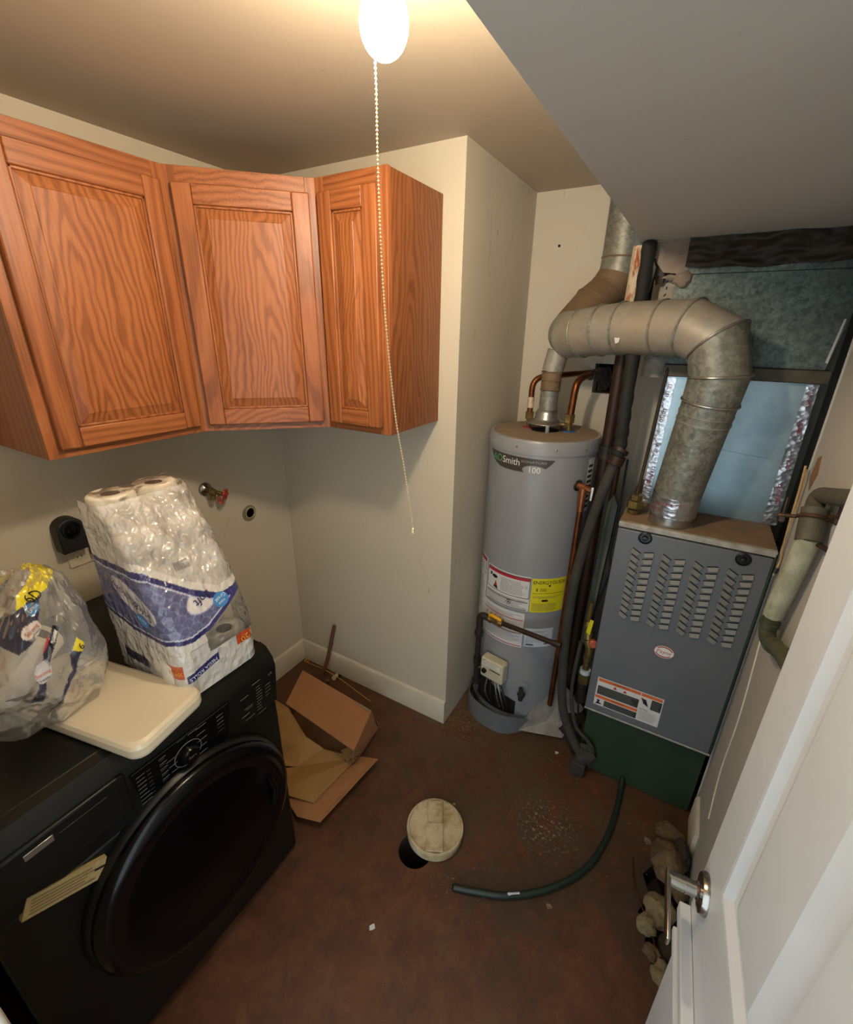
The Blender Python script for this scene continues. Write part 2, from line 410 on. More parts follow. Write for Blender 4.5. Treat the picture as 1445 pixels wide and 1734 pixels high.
# ------------------------------------------------------------------ mesh helpers
class MB:
    def __init__(s): s.v = []; s.f = []; s.mi = []; s.mats = []; s.cur = 0
    def use(s, mat):
        m = MT[mat] if isinstance(mat, str) else mat
        if m not in s.mats: s.mats.append(m)
        s.cur = s.mats.index(m); return s
    def add(s, vs, fs):
        o = len(s.v); s.v += [tuple(v) for v in vs]
        for f in fs: s.f.append([i+o for i in f]); s.mi.append(s.cur)
        return s
    def box(s, a, b):
        (x0, y0, z0), (x1, y1, z1) = a, b
        return s.add([(x0, y0, z0), (x1, y0, z0), (x1, y1, z0), (x0, y1, z0), (x0, y0, z1), (x1, y0, z1), (x1, y1, z1), (x0, y1, z1)],
              [(0, 3, 2, 1), (4, 5, 6, 7), (0, 1, 5, 4), (1, 2, 6, 5), (2, 3, 7, 6), (3, 0, 4, 7)])
    def hexa(s, b, t):
        """b and t: four points each, same winding (counter-clockwise seen from t side)"""
        return s.add(list(b)+list(t), [(3, 2, 1, 0), (4, 5, 6, 7), (0, 1, 5, 4), (1, 2, 6, 5), (2, 3, 7, 6), (3, 0, 4, 7)])
    def fbox(s, F, x0, y0, d0, x1, y1, d1):
        q = [(x0, y0), (x1, y0), (x1, y1), (x0, y1)]
        return s.hexa([F(x, y, d0) for x, y in q], [F(x, y, d1) for x, y in q])
    def prism(s, pts, off):
        pts = [Vector(p) for p in pts]; off = Vector(off); n = len(pts)
        return s.add(pts+[p+off for p in pts], [list(range(n))[::-1], list(range(n, 2*n))]+[(i, (i+1) % n, (i+1) % n+n, i+n) for i in range(n)])
    def tube(s, path, r, n=14, caps=True, scale=None):
        path = [Vector(p) for p in path]; k = len(path)
        rs = r if isinstance(r, (list, tuple)) else [r]*k
        t0 = (path[1]-path[0]).normalized()
        a = t0.orthogonal().normalized(); rings = []; prev = t0
        for i in range(k):
            if i == 0: t = t0
            elif i == k-1: t = (path[-1]-path[-2]).normalized()
            else:
                t = ((path[i]-path[i-1]).normalized()+(path[i+1]-path[i]).normalized()).normalized()
            a = (prev.rotation_difference(t) @ a); a = (a-t*a.dot(t)).normalized(); b = t.cross(a); prev = t
            rings.append([path[i]+(a*math.cos(2*PI*j/n)+b*math.sin(2*PI*j/n))*rs[i] for j in range(n)])
        vs = [v for R in rings for v in R]
        fs = [(i*n+j, i*n+(j+1) % n, (i+1)*n+(j+1) % n, (i+1)*n+j) for i in range(k-1) for j in range(n)]
        if caps: fs += [list(range(n))[::-1], [(k-1)*n+j for j in range(n)]]
        return s.add(vs, fs)
    def lathe(s, prof, o=(0, 0, 0), ax=(0, 0, 1), n=32, closed=False):
        """prof: (radius, height along ax)"""
        o = Vector(o); ax = Vector(ax).normalized(); a = ax.orthogonal().normalized(); b = ax.cross(a)
        vs = []; k = len(prof)
        for r, h in prof:
            vs += [o+ax*h+(a*math.cos(2*PI*j/n)+b*math.sin(2*PI*j/n))*max(r, 1e-5) for j in range(n)]
        fs = [(i*n+j, i*n+(j+1) % n, (i+1)*n+(j+1) % n, (i+1)*n+j) for i in range(k-1) for j in range(n)]
        if not closed: fs += [list(range(n))[::-1], [(k-1)*n+j for j in range(n)]]
        return s.add(vs, fs)
    def torus(s, o, ax, R, r, n=28, m=8):
        o = Vector(o); ax = Vector(ax).normalized(); a = ax.orthogonal().normalized(); b = ax.cross(a); vs = []
        for i in range(n):
            d = a*math.cos(2*PI*i/n)+b*math.sin(2*PI*i/n)
            vs += [o+d*(R+r*math.cos(2*PI*j/m))+ax*r*math.sin(2*PI*j/m) for j in range(m)]
        return s.add(vs, [(i*m+j, ((i+1) % n)*m+j, ((i+1) % n)*m+(j+1) % m, i*m+(j+1) % m) for i in range(n) for j in range(m)])
    def blob(s, o, rad, seed=0, amp=.25, n=14, m=10, fr=1.6):
        o = Vector(o); vs = []
        for i in range(m+1):
            th = PI*i/m
            for j in range(n):
                ph = 2*PI*j/n
                d = Vector((math.sin(th)*math.cos(ph), math.sin(th)*math.sin(ph), math.cos(th)))
                k = 1+amp*noise.noise(d*fr+Vector((seed*3.1, seed*1.7, seed)))*2
                vs.append(o+Vector((d.x*rad[0], d.y*rad[1], d.z*rad[2]))*k)
        return s.add(vs, [(i*n+j, (i+1)*n+j, (i+1)*n+(j+1) % n, i*n+(j+1) % n) for i in range(m) for j in range(n)])
    def build(s, name, parent=None, mat=None, smooth=True, bevel=0, seg=2, ang=35, kind=None, label=None):
        me = bpy.data.meshes.new(name)
        org = parent_origin(parent)
        me.from_pydata([Vector(v)-org for v in s.v], [], s.f)
        if mat is not None: me.materials.append(MT[mat] if isinstance(mat, str) else mat)
        else:
            for m_ in s.mats: me.materials.append(m_)
            me.polygons.foreach_set('material_index', s.mi)
        me.validate()
        if smooth:
            me.polygons.foreach_set('use_smooth', [True]*len(me.polygons))
            me.set_sharp_from_angle(angle=math.radians(ang))
        me.update()
        o = bpy.data.objects.new(name, me); COL.objects.link(o)
        if parent is not None: o.parent = parent
        if bevel:
            bv = o.modifiers.new('bevel', 'BEVEL'); bv.width = bevel; bv.segments = seg; bv.limit_method = 'ANGLE'; bv.angle_limit = math.radians(40)
        if kind: o['kind'] = kind
        if label: o['label'] = label
        return o

ORG = {}
def parent_origin(p):
    while p is not None:
        if p.name in ORG: return ORG[p.name]
        p = p.parent
    return Vector((0, 0, 0))

def thing(name, label, cat, loc=(0, 0, 0), group=None):
    o = bpy.data.objects.new(name, None); COL.objects.link(o)
    o.location = loc; o.empty_display_size = .05
    ORG[o.name] = Vector(loc)
    tag(o, label, cat, group)
    return o
def tag(o, label, cat, group=None):
    o['label'] = label; o['category'] = cat
    if group: o['group'] = group
    return o
def structure(o):
    o['kind'] = 'structure'; return o

def Fr(o, ux, uy, n):
    o, ux, uy, n = Vector(o), Vector(ux).normalized(), Vector(uy).normalized(), Vector(n).normalized()
    return lambda x, y, d=0: o+ux*x+uy*y+n*d

_tc = {}
def text2d(s, size):
    """triangulated outline of a word, origin at its centre"""
    key = (s, size)
    if key not in _tc:
        cu = bpy.data.curves.new('t', 'FONT'); cu.body = s; cu.size = size; cu.align_x = 'CENTER'; cu.align_y = 'CENTER'; cu.resolution_u = 3
        ob = bpy.data.objects.new('t', cu); me = bpy.data.meshes.new_from_object(ob)
        _tc[key] = ([tuple(v.co[:2]) for v in me.vertices], [tuple(pp.vertices) for pp in me.polygons])
        bpy.data.objects.remove(ob); bpy.data.curves.remove(cu); bpy.data.meshes.remove(me)
    return _tc[key]
def put_text(mb, F, s, x, y, size, mat, d=.0008, rot=0, sx=1, flip=False):
    vs, fs = text2d(s, size); c, q = math.cos(rot), math.sin(rot)
    mb.use(mat)
    mb.add([F(x+(vx*sx*c-vy*q), y+(vx*sx*q+vy*c), d) for vx, vy in vs], fs)
def put_rect(mb, F, x0, y0, x1, y1, mat, d=.0004, nx=1):
    mb.use(mat)
    for i in range(nx):
        a = x0+(x1-x0)*i/nx; b = x0+(x1-x0)*(i+1)/nx
        mb.add([F(a, y0, d), F(b, y0, d), F(b, y1, d), F(a, y1, d)], [(0, 1, 2, 3)])
def put_poly(mb, F, pts, mat, d=.0006):
    mb.use(mat); mb.add([F(x, y, d) for x, y in pts], [list(range(len(pts)))])
def lines(mb, F, x0, x1, y0, y1, n, mat, d=.0006, h=.35, nx=1, seed=1):
    rr = random.Random(seed)
    for i in range(n):
        y = y0+(y1-y0)*(i+.5)/n; t = abs(y1-y0)/n*h/2
        put_rect(mb, F, x0, y-t, x1-(x1-x0)*rr.random()*.25, y+t, mat, d, nx)
def ellipse(cx, cy, a, b, n=28, rot=0):
    return [(cx+a*math.cos(t)*math.cos(rot)-b*math.sin(t)*math.sin(rot), cy+a*math.cos(t)*math.sin(rot)+b*math.sin(t)*math.cos(rot)) for t in [2*PI*i/n for i in range(n)]]
def arc(p0, p1, p2, n=6):
    """rounded corner between three points"""
    p0, p1, p2 = Vector(p0), Vector(p1), Vector(p2)
    return [p0*(1-t)**2+p1*2*t*(1-t)+p2*t*t for t in [i/n for i in range(n+1)]]
def spline(pts, n=6):
    P_ = [Vector(p) for p in pts]; P_ = [P_[0]*2-P_[1]]+P_+[P_[-1]*2-P_[-2]]; out = []
    for i in range(1, len(P_)-2):
        a, b, c, d = P_[i-1:i+3]
        for k in range(n):
            t = k/n
            out.append(.5*((2*b)+(c-a)*t+(2*a-5*b+4*c-d)*t*t+(3*b-3*c+d-a)*t**3))
    out.append(P_[-2]); return out

# ------------------------------------------------------------------ room shell
CZ, SZ = 2.415, 2.14
def shell(name, mat, *boxes):
    b = MB()
    for a, c in boxes: b.box(a, c)
    return structure(b.build(name, mat=mat, smooth=False))
# floor with two openings: the round cleanout and the broken pit by the right wall
def make_floor():
    b = MB(); X0, X1, Y0, Y1 = -.1, 2.4, -2.9, .85
    holes = [([(1.160+.064*math.cos(2*PI*i/24), -.600+.064*math.sin(2*PI*i/24)) for i in range(24)], (1.05, -.75, 1.32, -.46), .3),
             ([(2.0+.065*math.cos(2*PI*i/20)*(1+.25*math.sin(3*i)), -.30+.2*math.sin(2*PI*i/20)*(1+.18*math.sin(2.3*i+1))) for i in range(20)], (1.88, -.60, 2.1, 0.0), .09)]
    bm = bmesh.new()
    outer = [bm.verts.new((x, y, 0)) for x, y in ((X0, Y0), (X1, Y0), (X1, Y1), (X0, Y1))]
    edges = [bm.edges.new((outer[i], outer[(i+1) % 4])) for i in range(4)]
    loops = []
    for pts, _, dep in holes:
        vs = [bm.verts.new((x, y, 0)) for x, y in pts]
        edges += [bm.edges.new((vs[i], vs[(i+1) % len(vs)])) for i in range(len(vs))]
        loops.append((vs, dep))
    bmesh.ops.triangle_fill(bm, use_beauty=True, use_dissolve=False, edges=edges)
    for f in bm.faces:
        if f.normal.z < 0: f.normal_flip()
    for vs, dep in loops:
        lo = [bm.verts.new((v.co.x, v.co.y, -dep)) for v in vs]; n = len(vs)
        for i in range(n): bm.faces.new((vs[i], vs[(i+1) % n], lo[(i+1) % n], lo[i])).material_index = 1
        bm.faces.new(lo).material_index = 1
    me = bpy.data.meshes.new('floor'); bm.to_mesh(me); bm.free()
    me.materials.append(MT['floor']); me.materials.append(MT['dirt'])
    o = bpy.data.objects.new('floor', me); COL.objects.link(o); return structure(o)
make_floor()
shell('ceiling', 'ceil', ((-.1, -1.7, CZ), (2.4, .85, CZ+.1)))
shell('ceiling_soffit', 'soffit', ((1.48, -1.6, SZ), (2.4, .344, CZ-.001)))
shell('wall_left', 'wall', ((-.1, -1.7, 0), (0, .1, CZ)))
shell('wall_back', 'wall', ((0, 0, 0), (.966, .1, CZ)))
shell('wall_alcove_side', 'wall_alc', ((.866, .1, 0), (.966, .8, CZ)))
# alcove back wall with a rough cut opening for the pipes
shell('wall_alcove_back', 'wall_alc', ((.966, .706, 0), (1.315, .80, CZ)), ((1.395, .706, 0), (2.4, .80, CZ)),
      ((1.315, .706, 0), (1.395, .80, 1.592)), ((1.315, .706, 1.722), (1.395, .80, CZ)))
shell('wall_alcove_back.001', 'dark', ((1.28, .80, 1.55), (1.43, .84, 1.76)))
shell('wall_right', 'wall_r', ((2.075, -1.6, 0), (2.2, .12, SZ)), ((2.16, .12, 0), (2.4, .706, SZ)))
shell('wall_front', 'wall', ((-.1, -1.70, 0), (1.12, -1.585, CZ)), ((1.99, -1.70, 0), (2.4, -1.6, CZ)), ((1.12, -1.70, 2.05), (1.99, -1.6, CZ)))
def baseboard(name, F, L, h=.135):
    b = MB()
    prof = [(0, 0), (.014, 0), (.014, h-.012), (.009, h-.003), (.004, h), (0, h)]
    b.prism([F(0, z, d) for d, z in prof], F(L, 0, 0)-F(0, 0, 0))
    return structure(b.build(name, mat='trim', ang=50))
baseboard('baseboard_left', Fr((0, 0, 0), (0, -1, 0), (0, 0, 1), (1, 0, 0)), .83)
baseboard('baseboard_back', Fr((0, 0, 0), (1, 0, 0), (0, 0, 1), (0, -1, 0)), .966)
baseboard('baseboard_right', Fr((2.075, .085, 0), (0, -1, 0), (0, 0, 1), (-1, 0, 0)), .17)
baseboard('baseboard_right.001', Fr((2.075, -.52, 0), (0, -1, 0), (0, 0, 1), (-1, 0, 0)), 1.05)
baseboard('baseboard_front', Fr((1.12, -1.585, 0), (-1, 0, 0), (0, 0, 1), (0, 1, 0)), .33, .12)
# door casing on the left side of the doorway
b = MB(); b.box((1.06, -1.600, 0), (1.125, -1.572, 2.1)); structure(b.build('trim_1', mat='trim', bevel=.004))
# bare edge of the right wall by the furnace
b = MB(); b.box((2.070, .121, 0), (2.080, .124, 2.135)); structure(b.build('trim_2', mat='wall_r', smooth=False))
b = MB(); b.prism([(2.0735, .02, 1.50), (2.0735, .055, 1.44), (2.0735, .09, 1.47), (2.0735, .075, 1.53), (2.0735, .04, 1.545)], (.004, 0, 0)); structure(b.build('trim_3', mat='wood', smooth=False))
# hairline crack with lifted paint above the cabinets
b = MB(); b.tube([(.001, -.86, 2.40), (.001, -.853, 2.34), (.001, -.848, 2.275)], .0012, 5); structure(b.build('trim_4', mat='stickline'))
b = MB(); b.tube([(1.088, .7055, 2.205), (1.088, .7045, 2.205)], .006, 10); structure(b.build('trim_6', mat='dark'))
# caulk line and a seam on the right wall
b = MB(); b.tube(spline([(2.074, .02, 1.0), (2.074, -.06, .7), (2.074, -.07, .45), (2.074, -.13, .28)]), .003, 6); structure(b.build('trim_5', mat='trim'))

# ------------------------------------------------------------------ open door
D = Fr((1.928, -.845, 0), (.055, -.9985, 0), (0, 0, 1), (-.9985, -.055, 0))
DW, DH = .752, 2.03
def ring_panel(b, F, x0, y0, x1, y1, rings):
    """nested rectangles: (inset, height) pairs"""
    prev = None
    for ins, h in rings:
        q = [F(x0+ins, y0+ins, h), F(x1-ins, y0+ins, h), F(x1-ins, y1-ins, h), F(x0+ins, y1-ins, h)]
        if prev: b.add(prev+q, [(i, (i+1) % 4, (i+1) % 4+4, i+4) for i in range(4)])
        prev = q
    b.add(prev, [(0, 1, 2, 3)])
door = bpy.data.objects.new('door_1', None); COL.objects.link(door); structure(door)
door['label'] = 'open white panelled door standing along the right wall with a nickel lever'
ORG['door_1'] = Vector((0, 0, 0))
b = MB()
cols, rows = [(.095, .335), (.43, .665)], [(1.03, 1.62), (1.72, 1.93)]
xs = [0, .095, .335, .43, .665, DW]; ys = [.012, 1.03, 1.62, 1.72, 1.93, DH]
for i in range(5):
    for j in range(5):
        if not ((i in (1, 3)) and (j in (1, 3))): b.fbox(D, xs[i], ys[j], -.035, xs[i+1], ys[j+1], 0)
b.build('leaf', door, 'door', smooth=False)
for (x0, x1) in cols:
    for (y0, y1) in rows:
        b = MB(); ring_panel(b, D, x0, y0, x1, y1, [(0, 0), (.006, -.001), (.018, -.012), (.026, -.014), (.062, -.001)])
        b.build('panel', door, 'door', ang=20)
for z0, z1, dd in ((.815, .84, .020), (.747, .762, .016)):
    b = MB(); b.fbox(D, .004, z0, 0, DW-.01, z1, dd); b.build('trim_strip', door, 'door', bevel=.002)
b = MB(); b.use('white'); b.prism([D(.10, .52, .0), D(.11, .545, .0), D(.15, .50, .0), D(.14, .48, 0)], D(0, 0, .012)-D(0, 0, 0)); b.tube([D(.125, .51, .0), D(.14, .49, .02), D(.16, .46, .022)], .004, 8)
b.build('latch', door, label='small white plastic clip')
hnd = MB()
hc = D(.046, .945, 0); hn = D(0, 0, 1)-D(0, 0, 0)
hnd.lathe([(.0, 0), (.034, 0), (.034, .004), (.031, .010), (.016, .013), (.0135, .016)], hc, hn, 40)
rose = hnd.build('handle_rose', door, 'steel')
b = MB(); b.tube([hc+hn*.012, hc+hn*.060], .0125, 24); b.tube([hc+hn*.030, hc+hn*.033], .0135, 24)
b.build('handle_spindle', door, 'steel')
b = MB(); q = .0045
hp = lambda x, y, d: hc+(D(x, y, 0)-D(0, 0, 0))+hn*d
b.hexa([hp(-.016, -.012, .056), hp(.105, -.010, .056), hp(.105, .010, .056), hp(-.016, .012, .056)], [hp(-.016, -.012, .063), hp(.105, -.010, .063), hp(.105, .010, .063), hp(-.016, .012, .063)])
b.build('lever', door, 'steel', bevel=.003, seg=3)
for z in (.25, 1.02, 1.80):
    b = MB(); b.tube([D(DW+.004, z-.045, .004), D(DW+.004, z+.045, .004)], .006, 10); b.build('hinge', door, 'steel')

# ------------------------------------------------------------------ wall cabinets
Z0, Z1 = 1.521, 2.272
def cabinet(label, outline, F, wd, railmat, n):
    t = thing('wall_cabinet', label, 'cabinet', (outline[0][0], outline[0][1], Z0), 'oak wall cabinets in the corner')
    b = MB(); b.prism([(x, y, Z0+.002) for x, y in outline], (0, 0, Z1-Z0-.004)); b.build('body', t, 'panelside' if n == 2 else 'oakside', smooth=False)
    H = Z1-Z0; fw = .038; T = .019
    for x0, x1 in ((0, fw), (wd-fw, wd)):
        b = MB(); b.fbox(F, x0, 0, 0, x1, H, T); b.build('face_stile', t, 'oakv%d' % n, bevel=.0012)
    for y0, y1 in ((0, fw), (H-.05, H)):
        b = MB(); b.fbox(F, fw, y0, 0, wd-fw, y1, T-.0005); b.build('face_rail', t, railmat, bevel=.0008)
    mx, mt, mb_ = .027, .043, .024; x0, x1, y0, y1 = mx, wd-mx, mb_, H-mt; st = .052; d0, d1 = T+.001, T+.020
    b = MB(); ix0, ix1, iy0, iy1 = x0+st, x1-st, y0+st, y1-st
    ring_panel(b, F, ix0, iy0, ix1, iy1, [(-.001, d0+.008), (.004, d0+.008), (.032, d0+.017), (.034, d0+.0185)])
    dr = b.build('door', t, 'panel%d' % n, ang=15)
    for a, c in ((x0, ix0), (ix1, x1)):
        b = MB(); b.fbox(F, a, y0, d0, c, y1, d1); b.build('door_stile', dr_fix(dr), 'oakv%d' % ((n+2) % 3), bevel=.004)
    for a, c in ((y0, iy0), (iy1, y1)):
        b = MB(); b.fbox(F, ix0, a, d0, ix1, c, d1-.0004); b.build('door_rail', dr_fix(dr), railmat, bevel=.003)
    # dark reveal behind the inner moulding
    b = MB()
    for (xa, ya, xb, yb) in ((ix0, iy0, ix0+.007, iy1), (ix1-.007, iy0, ix1, iy1), (ix0, iy0, ix1, iy0+.007), (ix0, iy1-.007, ix1, iy1)):
        b.fbox(F, xa, ya, d0+.006, xb, yb, d1-.005)
    b.build('door_moulding', dr_fix(dr), 'oakv%d' % n, bevel=.002)
    return t
def dr_fix(o):
    """children of a part keep the origin of the part's own parent"""
    ORG[o.name] = ORG[o.parent.name]
    return o
cabinet('oak wall cabinet on the left wall, largest and nearest of the three', [(0.001, -1.07), (0.001, -.613), (.305, -.613), (.305, -1.07)],
        Fr((.305, -1.07, Z0), (0, 1, 0), (0, 0, 1), (1, 0, 0)), .457, 'oaky', 0)
s2 = .4345
cabinet('angled oak corner cabinet between the other two wall cabinets', [(.001, -.001), (.001, -.611), (.305, -.611), (.611, -.305), (.611, -.001)],
        Fr((.305, -.611, Z0), (1, 1, 0), (0, 0, 1), (1, -1, 0)), .4327, 'oakx', 1)
cabinet('narrow oak wall cabinet with a bare side, on the back wall', [(.613, -.001), (.613, -.305), (.886, -.305), (.886, -.001)],
        Fr((.613, -.305, Z0), (1, 0, 0), (0, 0, 1), (0, -1, 0)), .273, 'oakx', 2)

# ------------------------------------------------------------------ ceiling bulb with pull chain
t = thing('ceiling_light', 'bare lit bulb in a ceiling holder with a long pull chain', 'lamp', (1.262, -.868, CZ))
bx, by = 1.262, -.868
b = MB(); b.lathe([(0, 2.414), (.056, 2.414), (.056, 2.395), (.045, 2.37), (.026, 2.355), (.024, 2.335), (0, 2.335)], (bx, by, 0), (0, 0, 1), 36); b.build('lamp_holder', t, 'porcelain')
b = MB(); prof = [(0, 2.207)]+[(.0345*math.sin(a), 2.247-.040*math.cos(a)) for a in [PI*i/20 for i in range(1, 14)]]+[(.024, 2.295), (.0165, 2.315), (.014, 2.335), (0, 2.335)]
b.lathe(prof, (bx, by, 0), (0, 0, 1), 40); b.build('bulb', t, 'bulb')
b = MB(); path = spline([(1.236, -.878, 2.36), (1.243, -.866, 2.227), (1.244, -.865, 2.072), (1.248, -.862, 1.905), (1.261, -.853, 1.716), (1.275, -.842, 1.60), (1.291, -.833, 1.47)], 5)
b.tube(path, .0009, 6)
L = 0; acc = 0
for i in range(len(path)-1):
    seg = path[i+1]-path[i]; n_ = max(1, int(seg.length/.0052))
    for k in range(n_):
        c_ = path[i]+seg*(k/n_)
        b.lathe([(0, -.0021), (.0016, -.0012), (.0021, 0), (.0016, .0012), (0, .0021)], c_, (0, 0, 1), 6)
b.lathe([(0, -.012), (.004, -.010), (.003, 0), (0, .002)], path[-1], (0, 0, 1), 10)
b.build('pull_chain', t, 'string')

# ------------------------------------------------------------------ washing machine
t = thing('washing_machine', 'black front loading washing machine against the left wall', 'washer', (.4, -1.18, 0))
FX, YN, YF = .765, -1.548, -.822
b = MB(); b.box((.035, YN, .02), (FX-.02, YF, .932)); b.build('cabinet', t, 'black', bevel=.006)
b = MB(); b.hexa([(.03, YN-.002, .933), (.735, YN-.002, .933), (.735, YF+.002, .933), (.03, YF+.002, .933)], [(.035, YN+.004, .951), (.727, YN+.004, .951), (.727, YF-.004, .951), (.035, YF-.004, .951)]); b.build('top_panel', t, 'black', bevel=.004)
W = Fr((FX, YN, 0), (0, 1, 0), (0, 0, 1), (1, 0, 0)); WW = YF-YN
b = MB(); b.fbox(W, 0, .02, -.02, WW, .735, 0); b.build('front_panel', t, 'black', bevel=.008)
b = MB()
prof = [(-.038, .951), (-.012, .944), (.012, .915), (.020, .885), (.006, .74), (-.02, .736), (-.038, .80)]
b.prism([W(0, z, d) for d, z in prof], W(WW, 0, 0)-W(0, 0, 0)); con = b.build('control_panel', t, 'black', ang=25, bevel=.003)
ORG[con.name] = ORG[t.name]
CP = Fr(W(0, .886, .0204), (0, 1, 0), (-.0965, 0, -.995), (.995, 0, -.0965))   # y runs down the console face
CP = Fr(W(0, .742, .0066), (0, 1, 0), (.0965, 0, .995), (.995, 0, -.0965))
b = MB()
put_poly(b, CP, [(.285, .143), (.555, .143), (.545, .03), (.515, .002), (.33, .002), (.30, .03)], 'blackgloss', .002)
put_rect(b, CP, .29, .139, .55, .141, 'inkdim', .0024)
b.build('display_panel', con)
b = MB(); rr = random.Random(4)
def tiny(x, y, w_, m_='ink', h=.0022): put_rect(b, CP, x, y, x+w_, y+h, m_, .0026)
for k in range(8): tiny(.297, .12-k*.0135, .018+.010*rr.random()); tiny(.322, .118-k*.0135, .010, 'inkdim')
for k in range(5): tiny(.352, .124-k*.018, .018, 'ink'); tiny(.352, .118-k*.018, .014, 'inkdim')
for k in range(4): tiny(.368+.004*k, .095-k*.022, .022, 'ink')
for k in range(5): tiny(.452, .13-k*.023, .022+.01*rr.random(), 'ink')
tiny(.43, .133, .026, 'ink'); tiny(.40, .135, .022, 'inkdim'); tiny(.44, .008, .03, 'ink'); tiny(.39, .006, .04, 'ink')
for k in range(5): tiny(.512, .118-k*.014, .020, 'ink' if k < 3 else 'inkdim')
for k in range(2): tiny(.59, .11-k*.07, .028, 'ink', .003)
for k in range(9): tiny(.645+.0*k, .115-k*.0115, .014+.008*rr.random(), 'ink')
for k in range(4): tiny(.678, .095-k*.0135, .012+.01*rr.random(), 'ink')
tiny(.60, .065, .03, 'ink'); tiny(.607, .058, .022, 'ink'); tiny(.632, .135, .03, 'ink', .003); tiny(.60, .02, .034, 'ink'); tiny(.648, .005, .03, 'ink')
put_text(b, CP, 'M', .700, .128, .016, 'ink', .0026, .3)
b.build('lettering', con, kind='stuff')
b = MB(); b.lathe([(0, 0), (.026, 0), (.024, .014), (.021, .018), (0, .018)], CP(.424, .075, .002), CP(0, 0, 1)-CP(0, 0, 0), 40); b.build('knob', con, 'blackgloss')
b = MB(); b.torus(CP(.424, .075, .003), CP(0, 0, 1)-CP(0, 0, 0), .037, .0009, 40, 6)
put_text(b, Fr(CP(.424, .075, .0204), (0, 1, 0), (.0965, 0, .995), (.995, 0, -.0965)), 'Start', 0, 0, .011, 'ink', .0004)
b.build('knob_ring', con, 'ink')
# detergent drawer left of the console
b = MB(); b.fbox(W, .012, .790, .0, .278, .905, .0245); b.fbox(W, .012, .783, .0, .278, .794, .018)
b.build('drawer', t, 'black', bevel=.009, seg=3)
b = MB(); b.fbox(W, .085, .872, .0240, .135, .888, .0262); b.build('badge', t, 'alu', bevel=.001)
b = MB(); b.fbox(W, .145, .878, .0240, .235, .8795, .0252); b.build('drawer_trim', t, 'inkdim', smooth=False)
# service sticker, stuck on at a slant
SK = Fr((FX, -1.492, .7475), (0, .909, -.417), (0, .417, .909), (1, 0, 0))
b = MB(); b.fbox(SK, 0, -.024, -.003, .150, .026, .0112)
b.use('sticker'); lines(b, SK, .010, .138, -.018, .020, 5, 'stickline', .0117, .5); put_rect(b, SK, .128, .003, .150, .009, 'blackp', .0118)
for i in range(6): b.mi[i] = 0
b.build('sticker', t, bevel=0)
# door
DC = Vector((FX, -1.142, .478)); XN = (1, 0, 0)
b = MB(); b.lathe([(.300, -.004), (.300, .010), (.296, .020), (.288, .030)], DC, XN, 72, True); b.build('door_surround', t, 'black', ang=50)
b = MB(); b.lathe([(0, .01), (.290, .01), (.292, .036), (.284, .048), (.268, .055), (.25, .056), (.225, .050)], DC, XN, 72, True)
dd = b.build('door', t, 'blackgloss', ang=50)
ORG[dd.name] = ORG[t.name]
b = MB(); b.lathe([(.225, .050), (.20, .052), (.12, .064), (.0, .070)], DC, XN, 72, True); b.build('door_glass', dd, 'blackglass', ang=60)
b = MB(); b.tube([DC+Vector((.05, .215, -.06)), DC+Vector((.058, .225, 0)), DC+Vector((.05, .215, .06))], .011, 12); b.build('door_handle', dd, 'blackgloss')
for x in (.09, .68):
    for y in (YN+.07, YF-.07):
        b = MB(); b.lathe([(.022, 0), (.022, .01), (.01, .014), (.01, .022)], (x, y, 0), (0, 0, 1), 14); b.build('foot', t, 'rubber')

# ------------------------------------------------------------------ toilet tank lid on the machine
LD = Fr((.826, -1.156, .953), (-.978, -.208, 0), (.208, -.978, 0), (0, 0, 1))
def lid_outline(L_, W_, r, bow):
    pts = []
    for cx, cy, a0 in ((L_-r, W_/2-r, 0), (r, W_/2-r, 90), (r, -W_/2+r, 180), (L_-r, -W_/2+r, 270)):
        for k in range(7):
            a = math.radians(a0+k*15); x = cx+r*math.cos(a); y = cy+r*math.sin(a)
            pts.append((x, y+(bow*math.sin(PI*x/L_) if y > 0 else 0)))
    return pts
lid = thing('toilet_tank_lid', 'cream toilet tank lid lying on the washing machine', 'tank lid', LD(.24, 0, 0))
b = MB(); n_ = 28; prev = None
for L_ins, z in ((.012, 0), (.002, .003), (0, .010), (0, .028), (.004, .037), (.012, .042)):
    pts = [((x-.24)*(1-L_ins/.24)+.24, y*(1-L_ins/.1)) for x, y in lid_outline(.48, .198, .03, .010)]
    q = [LD(x, y, z) for x, y in pts]
    if prev is None: b.add(q, [list(range(len(q)))[::-1]])
    else: b.add(prev+q, [(i, (i+1) % len(q), (i+1) % len(q)+len(q), i+len(q)) for i in range(len(q))])
    prev = q
b.add(prev, [list(range(len(prev)))])
b.build('slab', lid, 'lid', ang=60)

# ------------------------------------------------------------------ toilet paper pack
rollmesh = None
def roll_proto():
    b = MB(); b.use('paper')
    R_, r_, h = .0545, .0215, .101
    b.lathe([(r_, .003), (R_-.006, 0), (R_, .006), (R_, h-.006), (R_-.006, h), (r_+.004, h-.001), (r_, h-.004)], (0, 0, 0), (0, 0, 1), 40, True)
    body = b
    c_ = MB(); c_.use('core'); c_.lathe([(r_, h-.003), (r_-.0014, h-.003), (r_-.0014, .003), (r_, .003)], (0, 0, 0), (0, 0, 1), 32, True)
    return body, c_
rb, rc = roll_proto()
root = thing('toilet_roll', 'x', 'toilet roll', (0, 0, 0), 'toilet rolls inside the wrapped pack')
ro = rb.build('paper', root, ang=50); co = rc.build('core', root, ang=50)
spots = []
TZ = .953
for k in range(5):
    for y in (-1.032, -.922): spots.append((.512, y, TZ+k*.1015, k))
for y in (-1.032, -.922): spots.append((.622, y, TZ, 0)); spots.append((.622, y, TZ+.1015, 1))
